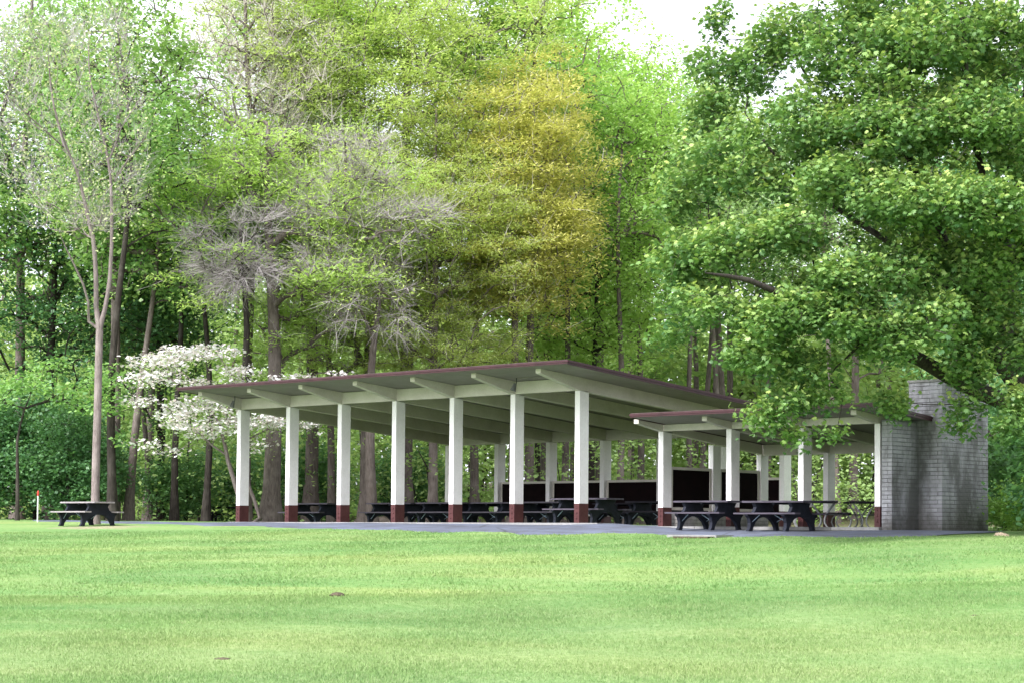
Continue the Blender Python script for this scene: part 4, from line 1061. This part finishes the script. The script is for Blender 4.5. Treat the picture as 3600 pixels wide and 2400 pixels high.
for bl in ((2540, 330, 47, 90, 120, 1.0, 22), (2660, 240, 47, 100, 110, 1.2, 34), (2780, 110, 47, 130, 100, 1.6, 44), (2440, 640, 46, 110, 120, 1.2, 34), (2600, 560, 45, 150, 110, 1.6, 50), (2850, 420, 45, 190, 120, 1.8, 80), (3050, 180, 45, 190, 140, 1.8, 84), (3300, 100, 44, 200, 130, 2, 90), (3520, 160, 45, 180, 140, 2, 80),
           (3150, 440, 43.5, 190, 90, 1.3, 76), (3420, 400, 43, 180, 90, 1.4, 76), (3600, 520, 44, 130, 120, 1.4, 44), (2950, 640, 43.5, 160, 80, 1.2, 56), (3200, 690, 42.5, 180, 70, 1.1, 74), (3450, 700, 42, 170, 80, 1.1, 80), (3620, 860, 43, 110, 90, 1.2, 36),
           (2380, 900, 44.5, 90, 70, 1.0, 22), (2430, 1020, 44.5, 100, 60, 1.0, 22), (2370, 720, 45.5, 60, 80, .8, 10), (2560, 860, 43.5, 140, 80, 1.2, 46), (2780, 850, 43, 120, 60, 1.0, 34), (2960, 960, 42.3, 80, 70, .7, 42), (3180, 930, 43, 150, 70, 1.1, 38), (3420, 940, 43.5, 140, 70, 1.1, 38),
           (2500, 1080, 43, 130, 60, 1.0, 28), (2690, 1130, 42.5, 130, 70, 1.0, 44), (2640, 1270, 42.3, 100, 50, .7, 20), (2850, 1290, 42.8, 130, 50, .8, 22), (2750, 1400, 42.4, 110, 40, .6, 14), (2680, 1490, 42.4, 70, 20, .4, 7), (2880, 1390, 42.8, 90, 40, .6, 9), (2790, 1505, 42.5, 60, 14, .3, 4), (2930, 1500, 42.6, 40, 12, .3, 2),
           (3080, 1210, 43.8, 100, 40, .9, 18), (3120, 1400, 43.6, 40, 26, .4, 5), (3160, 1460, 43.6, 50, 14, .3, 4), (3400, 1300, 43.6, 60, 50, .6, 18), (3400, 1430, 43.6, 50, 30, .5, 7), (3420, 1180, 44, 110, 70, .9, 30), (3370, 1530, 43.8, 30, 26, .4, 4), (3575, 1400, 43.5, 50, 40, .5, 12), (3600, 1230, 44, 80, 70, .9, 20), (3500, 1060, 44, 100, 60, .9, 26), (3560, 1500, 43.2, 40, 30, .4, 7),
           (2360, 1170, 44, 60, 26, .6, 6), (2480, 440, 47, 60, 70, .8, 14), (2525, 110, 47.5, 26, 70, .4, 8), (2450, 240, 47.5, 20, 40, .3, 4), (3000, 1080, 44, 100, 40, .9, 20), (2840, 1010, 44, 100, 50, .9, 22),
           (3000, 560, 44.5, 420, 420, 1.6, 60), (3350, 620, 43.5, 260, 480, 1.5, 60), (2620, 760, 45, 260, 330, 1.3, 34), (3150, 300, 44.5, 420, 330, 1.8, 50),
           (2950, 1120, 42.2, 130, 70, .6, 34), (3130, 1180, 42.6, 100, 60, .6, 24), (2780, 1060, 42, 110, 50, .6, 22), (3300, 1100, 42.5, 100, 90, .6, 26), (3060, 30, 46, 120, 60, 1, 30),
           (3000, -200, 46, 260, 180, 3, 60), (3400, -300, 46, 300, 220, 3.5, 80), (3800, -100, 46, 260, 260, 3.5, 60), (3900, 400, 45, 200, 260, 3, 60), (3950, 850, 45, 180, 240, 2.5, 40), (3300, 300, 49, 300, 200, 1.8, 80), (3150, 720, 48, 280, 160, 1.5, 70), (3600, 700, 49, 260, 220, 2, 70), (3400, 900, 47.5, 260, 160, 1.5, 70), (3850, 1200, 46, 140, 160, 2, 20)):
    blob(*bl)
mt = np.array(mt); cen = pt(3450, 1000, 45.5); mt = mt[np.argsort(((mt-cen)**2).sum(1))]
o, b = hero('maple_tree', 'big maple with dark spreading limbs hanging over the lower shelter and chimney', [(None, 0, M0, .36, .30), (0, 1, L1, .21, .035), (0, 1, L2, .22, .03), (0, 1, L3, .20, .03), (2, .35, L4, .10, .025), (2, .62, L5, .07, .02), (0, 1, L6, .16, .03), (3, .35, L7, .10, .025), (3, .4, L8, .10, .025)],
    mt, .14, 502, 'barkdark', down=.7, step=.4, arch=.05)
r = rM
tt = mt-b
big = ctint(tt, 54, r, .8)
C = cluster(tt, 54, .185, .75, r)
big = np.clip(.55*big+.16+.95*(C[:, 2]-np.repeat(tt[:, 2], 54))+.10*r.normal(0, 1, len(C)), 0, 1)   # light on clump tops painted into the tint: yellower above, darker below
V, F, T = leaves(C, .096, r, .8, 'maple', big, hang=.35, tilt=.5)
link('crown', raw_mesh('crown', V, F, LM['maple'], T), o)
sel = tt[r.random(len(tt)) < .25]; V, F, _ = twigs(sel, 4, .45, r, .1, .006); link('twigs', raw_mesh('twigs', V, F, MAT['bark']), o)

# ---------------------------------------------------------------- light and sky
SUN_EL, SUN_AZ = math.radians(44), math.radians(178)    # compass angle from +Y, clockwise
world = bpy.data.worlds.new('World'); scene.world = world; world.use_nodes = True
nt = world.node_tree; nt.nodes.clear()
wo = nt.nodes.new('ShaderNodeOutputWorld'); bg = nt.nodes.new('ShaderNodeBackground')
sky = nt.nodes.new('ShaderNodeTexSky'); sky.sky_type = 'NISHITA'; sky.sun_disc = False
sky.sun_elevation = SUN_EL; sky.sun_rotation = SUN_AZ; sky.air_density = 1.0; sky.dust_density = 3.0; sky.ozone_density = 1.0
tc = nt.nodes.new('ShaderNodeTexCoord')
cl = noise(nt, mscale(nt, tc.outputs['Generated'], (1, 1, 2.2)), 2.2, 6, .6, .3)
bw = nt.nodes.new('ShaderNodeRGBToBW'); nt.links.new(sky.outputs[0], bw.inputs[0])
mu = N(nt, 'ShaderNodeMath', operation='MULTIPLY'); nt.links.new(bw.outputs[0], mu.inputs[0]); mu.inputs[1].default_value = 1.6
ad = N(nt, 'ShaderNodeMath', operation='ADD'); nt.links.new(mu.outputs[0], ad.inputs[0]); ad.inputs[1].default_value = 4.0
cm_ = nt.nodes.new('ShaderNodeCombineColor')
for k, s in enumerate((.96, .99, 1.07)):
    q = N(nt, 'ShaderNodeMath', operation='MULTIPLY'); nt.links.new(ad.outputs[0], q.inputs[0]); q.inputs[1].default_value = s; nt.links.new(q.outputs[0], cm_.inputs[k])
cov = ramp(nt, cl, [(.34, (.62, .62, .62)), (.56, (1, 1, 1))])
nt.links.new(mixc(nt, cov, sky.outputs[0], cm_.outputs[0]), bg.inputs['Color'])
bg.inputs['Strength'].default_value = .12
nt.links.new(bg.outputs[0], wo.inputs[0])
sd = bpy.data.lights.new('sun', 'SUN'); sd.energy = 2.3; sd.angle = math.radians(12); sd.color = (1, .985, .955)
so = bpy.data.objects.new('sun', sd); COL.objects.link(so)
dirv = Vector((math.sin(SUN_AZ)*math.cos(SUN_EL), math.cos(SUN_AZ)*math.cos(SUN_EL), math.sin(SUN_EL)))
so.rotation_euler = dirv.to_track_quat('Z', 'Y').to_euler()

# thin spring air
hm, hnt, hout = nmat('air')
pv = hnt.nodes.new('ShaderNodeVolumePrincipled'); pv.inputs['Color'].default_value = (.93, .96, 1, 1); pv.inputs['Density'].default_value = HAZE
hnt.links.new(pv.outputs[0], hout.inputs['Volume'])
if HAZE > 0:
    m = MB(); m.box(-1000, 1000, -1000, 1300, -9, 60); ho = m.build('haze', hm); tag(ho, 'faint pale air between the lawn and the wood', 'haze', kind='stuff')
# ---------------------------------------------------------------- render settings
scene.render.engine = 'CYCLES'
c = scene.cycles
c.max_bounces = 6; c.diffuse_bounces = 4; c.glossy_bounces = 2; c.transmission_bounces = 4; c.transparent_max_bounces = 4
c.caustics_reflective = False; c.caustics_refractive = False; c.use_denoising = True
c.sample_clamp_indirect = 6
v = scene.view_settings; v.view_transform = 'Standard'; v.look = 'None'; v.exposure = 1.12; v.gamma = 1; v.use_curve_mapping = False
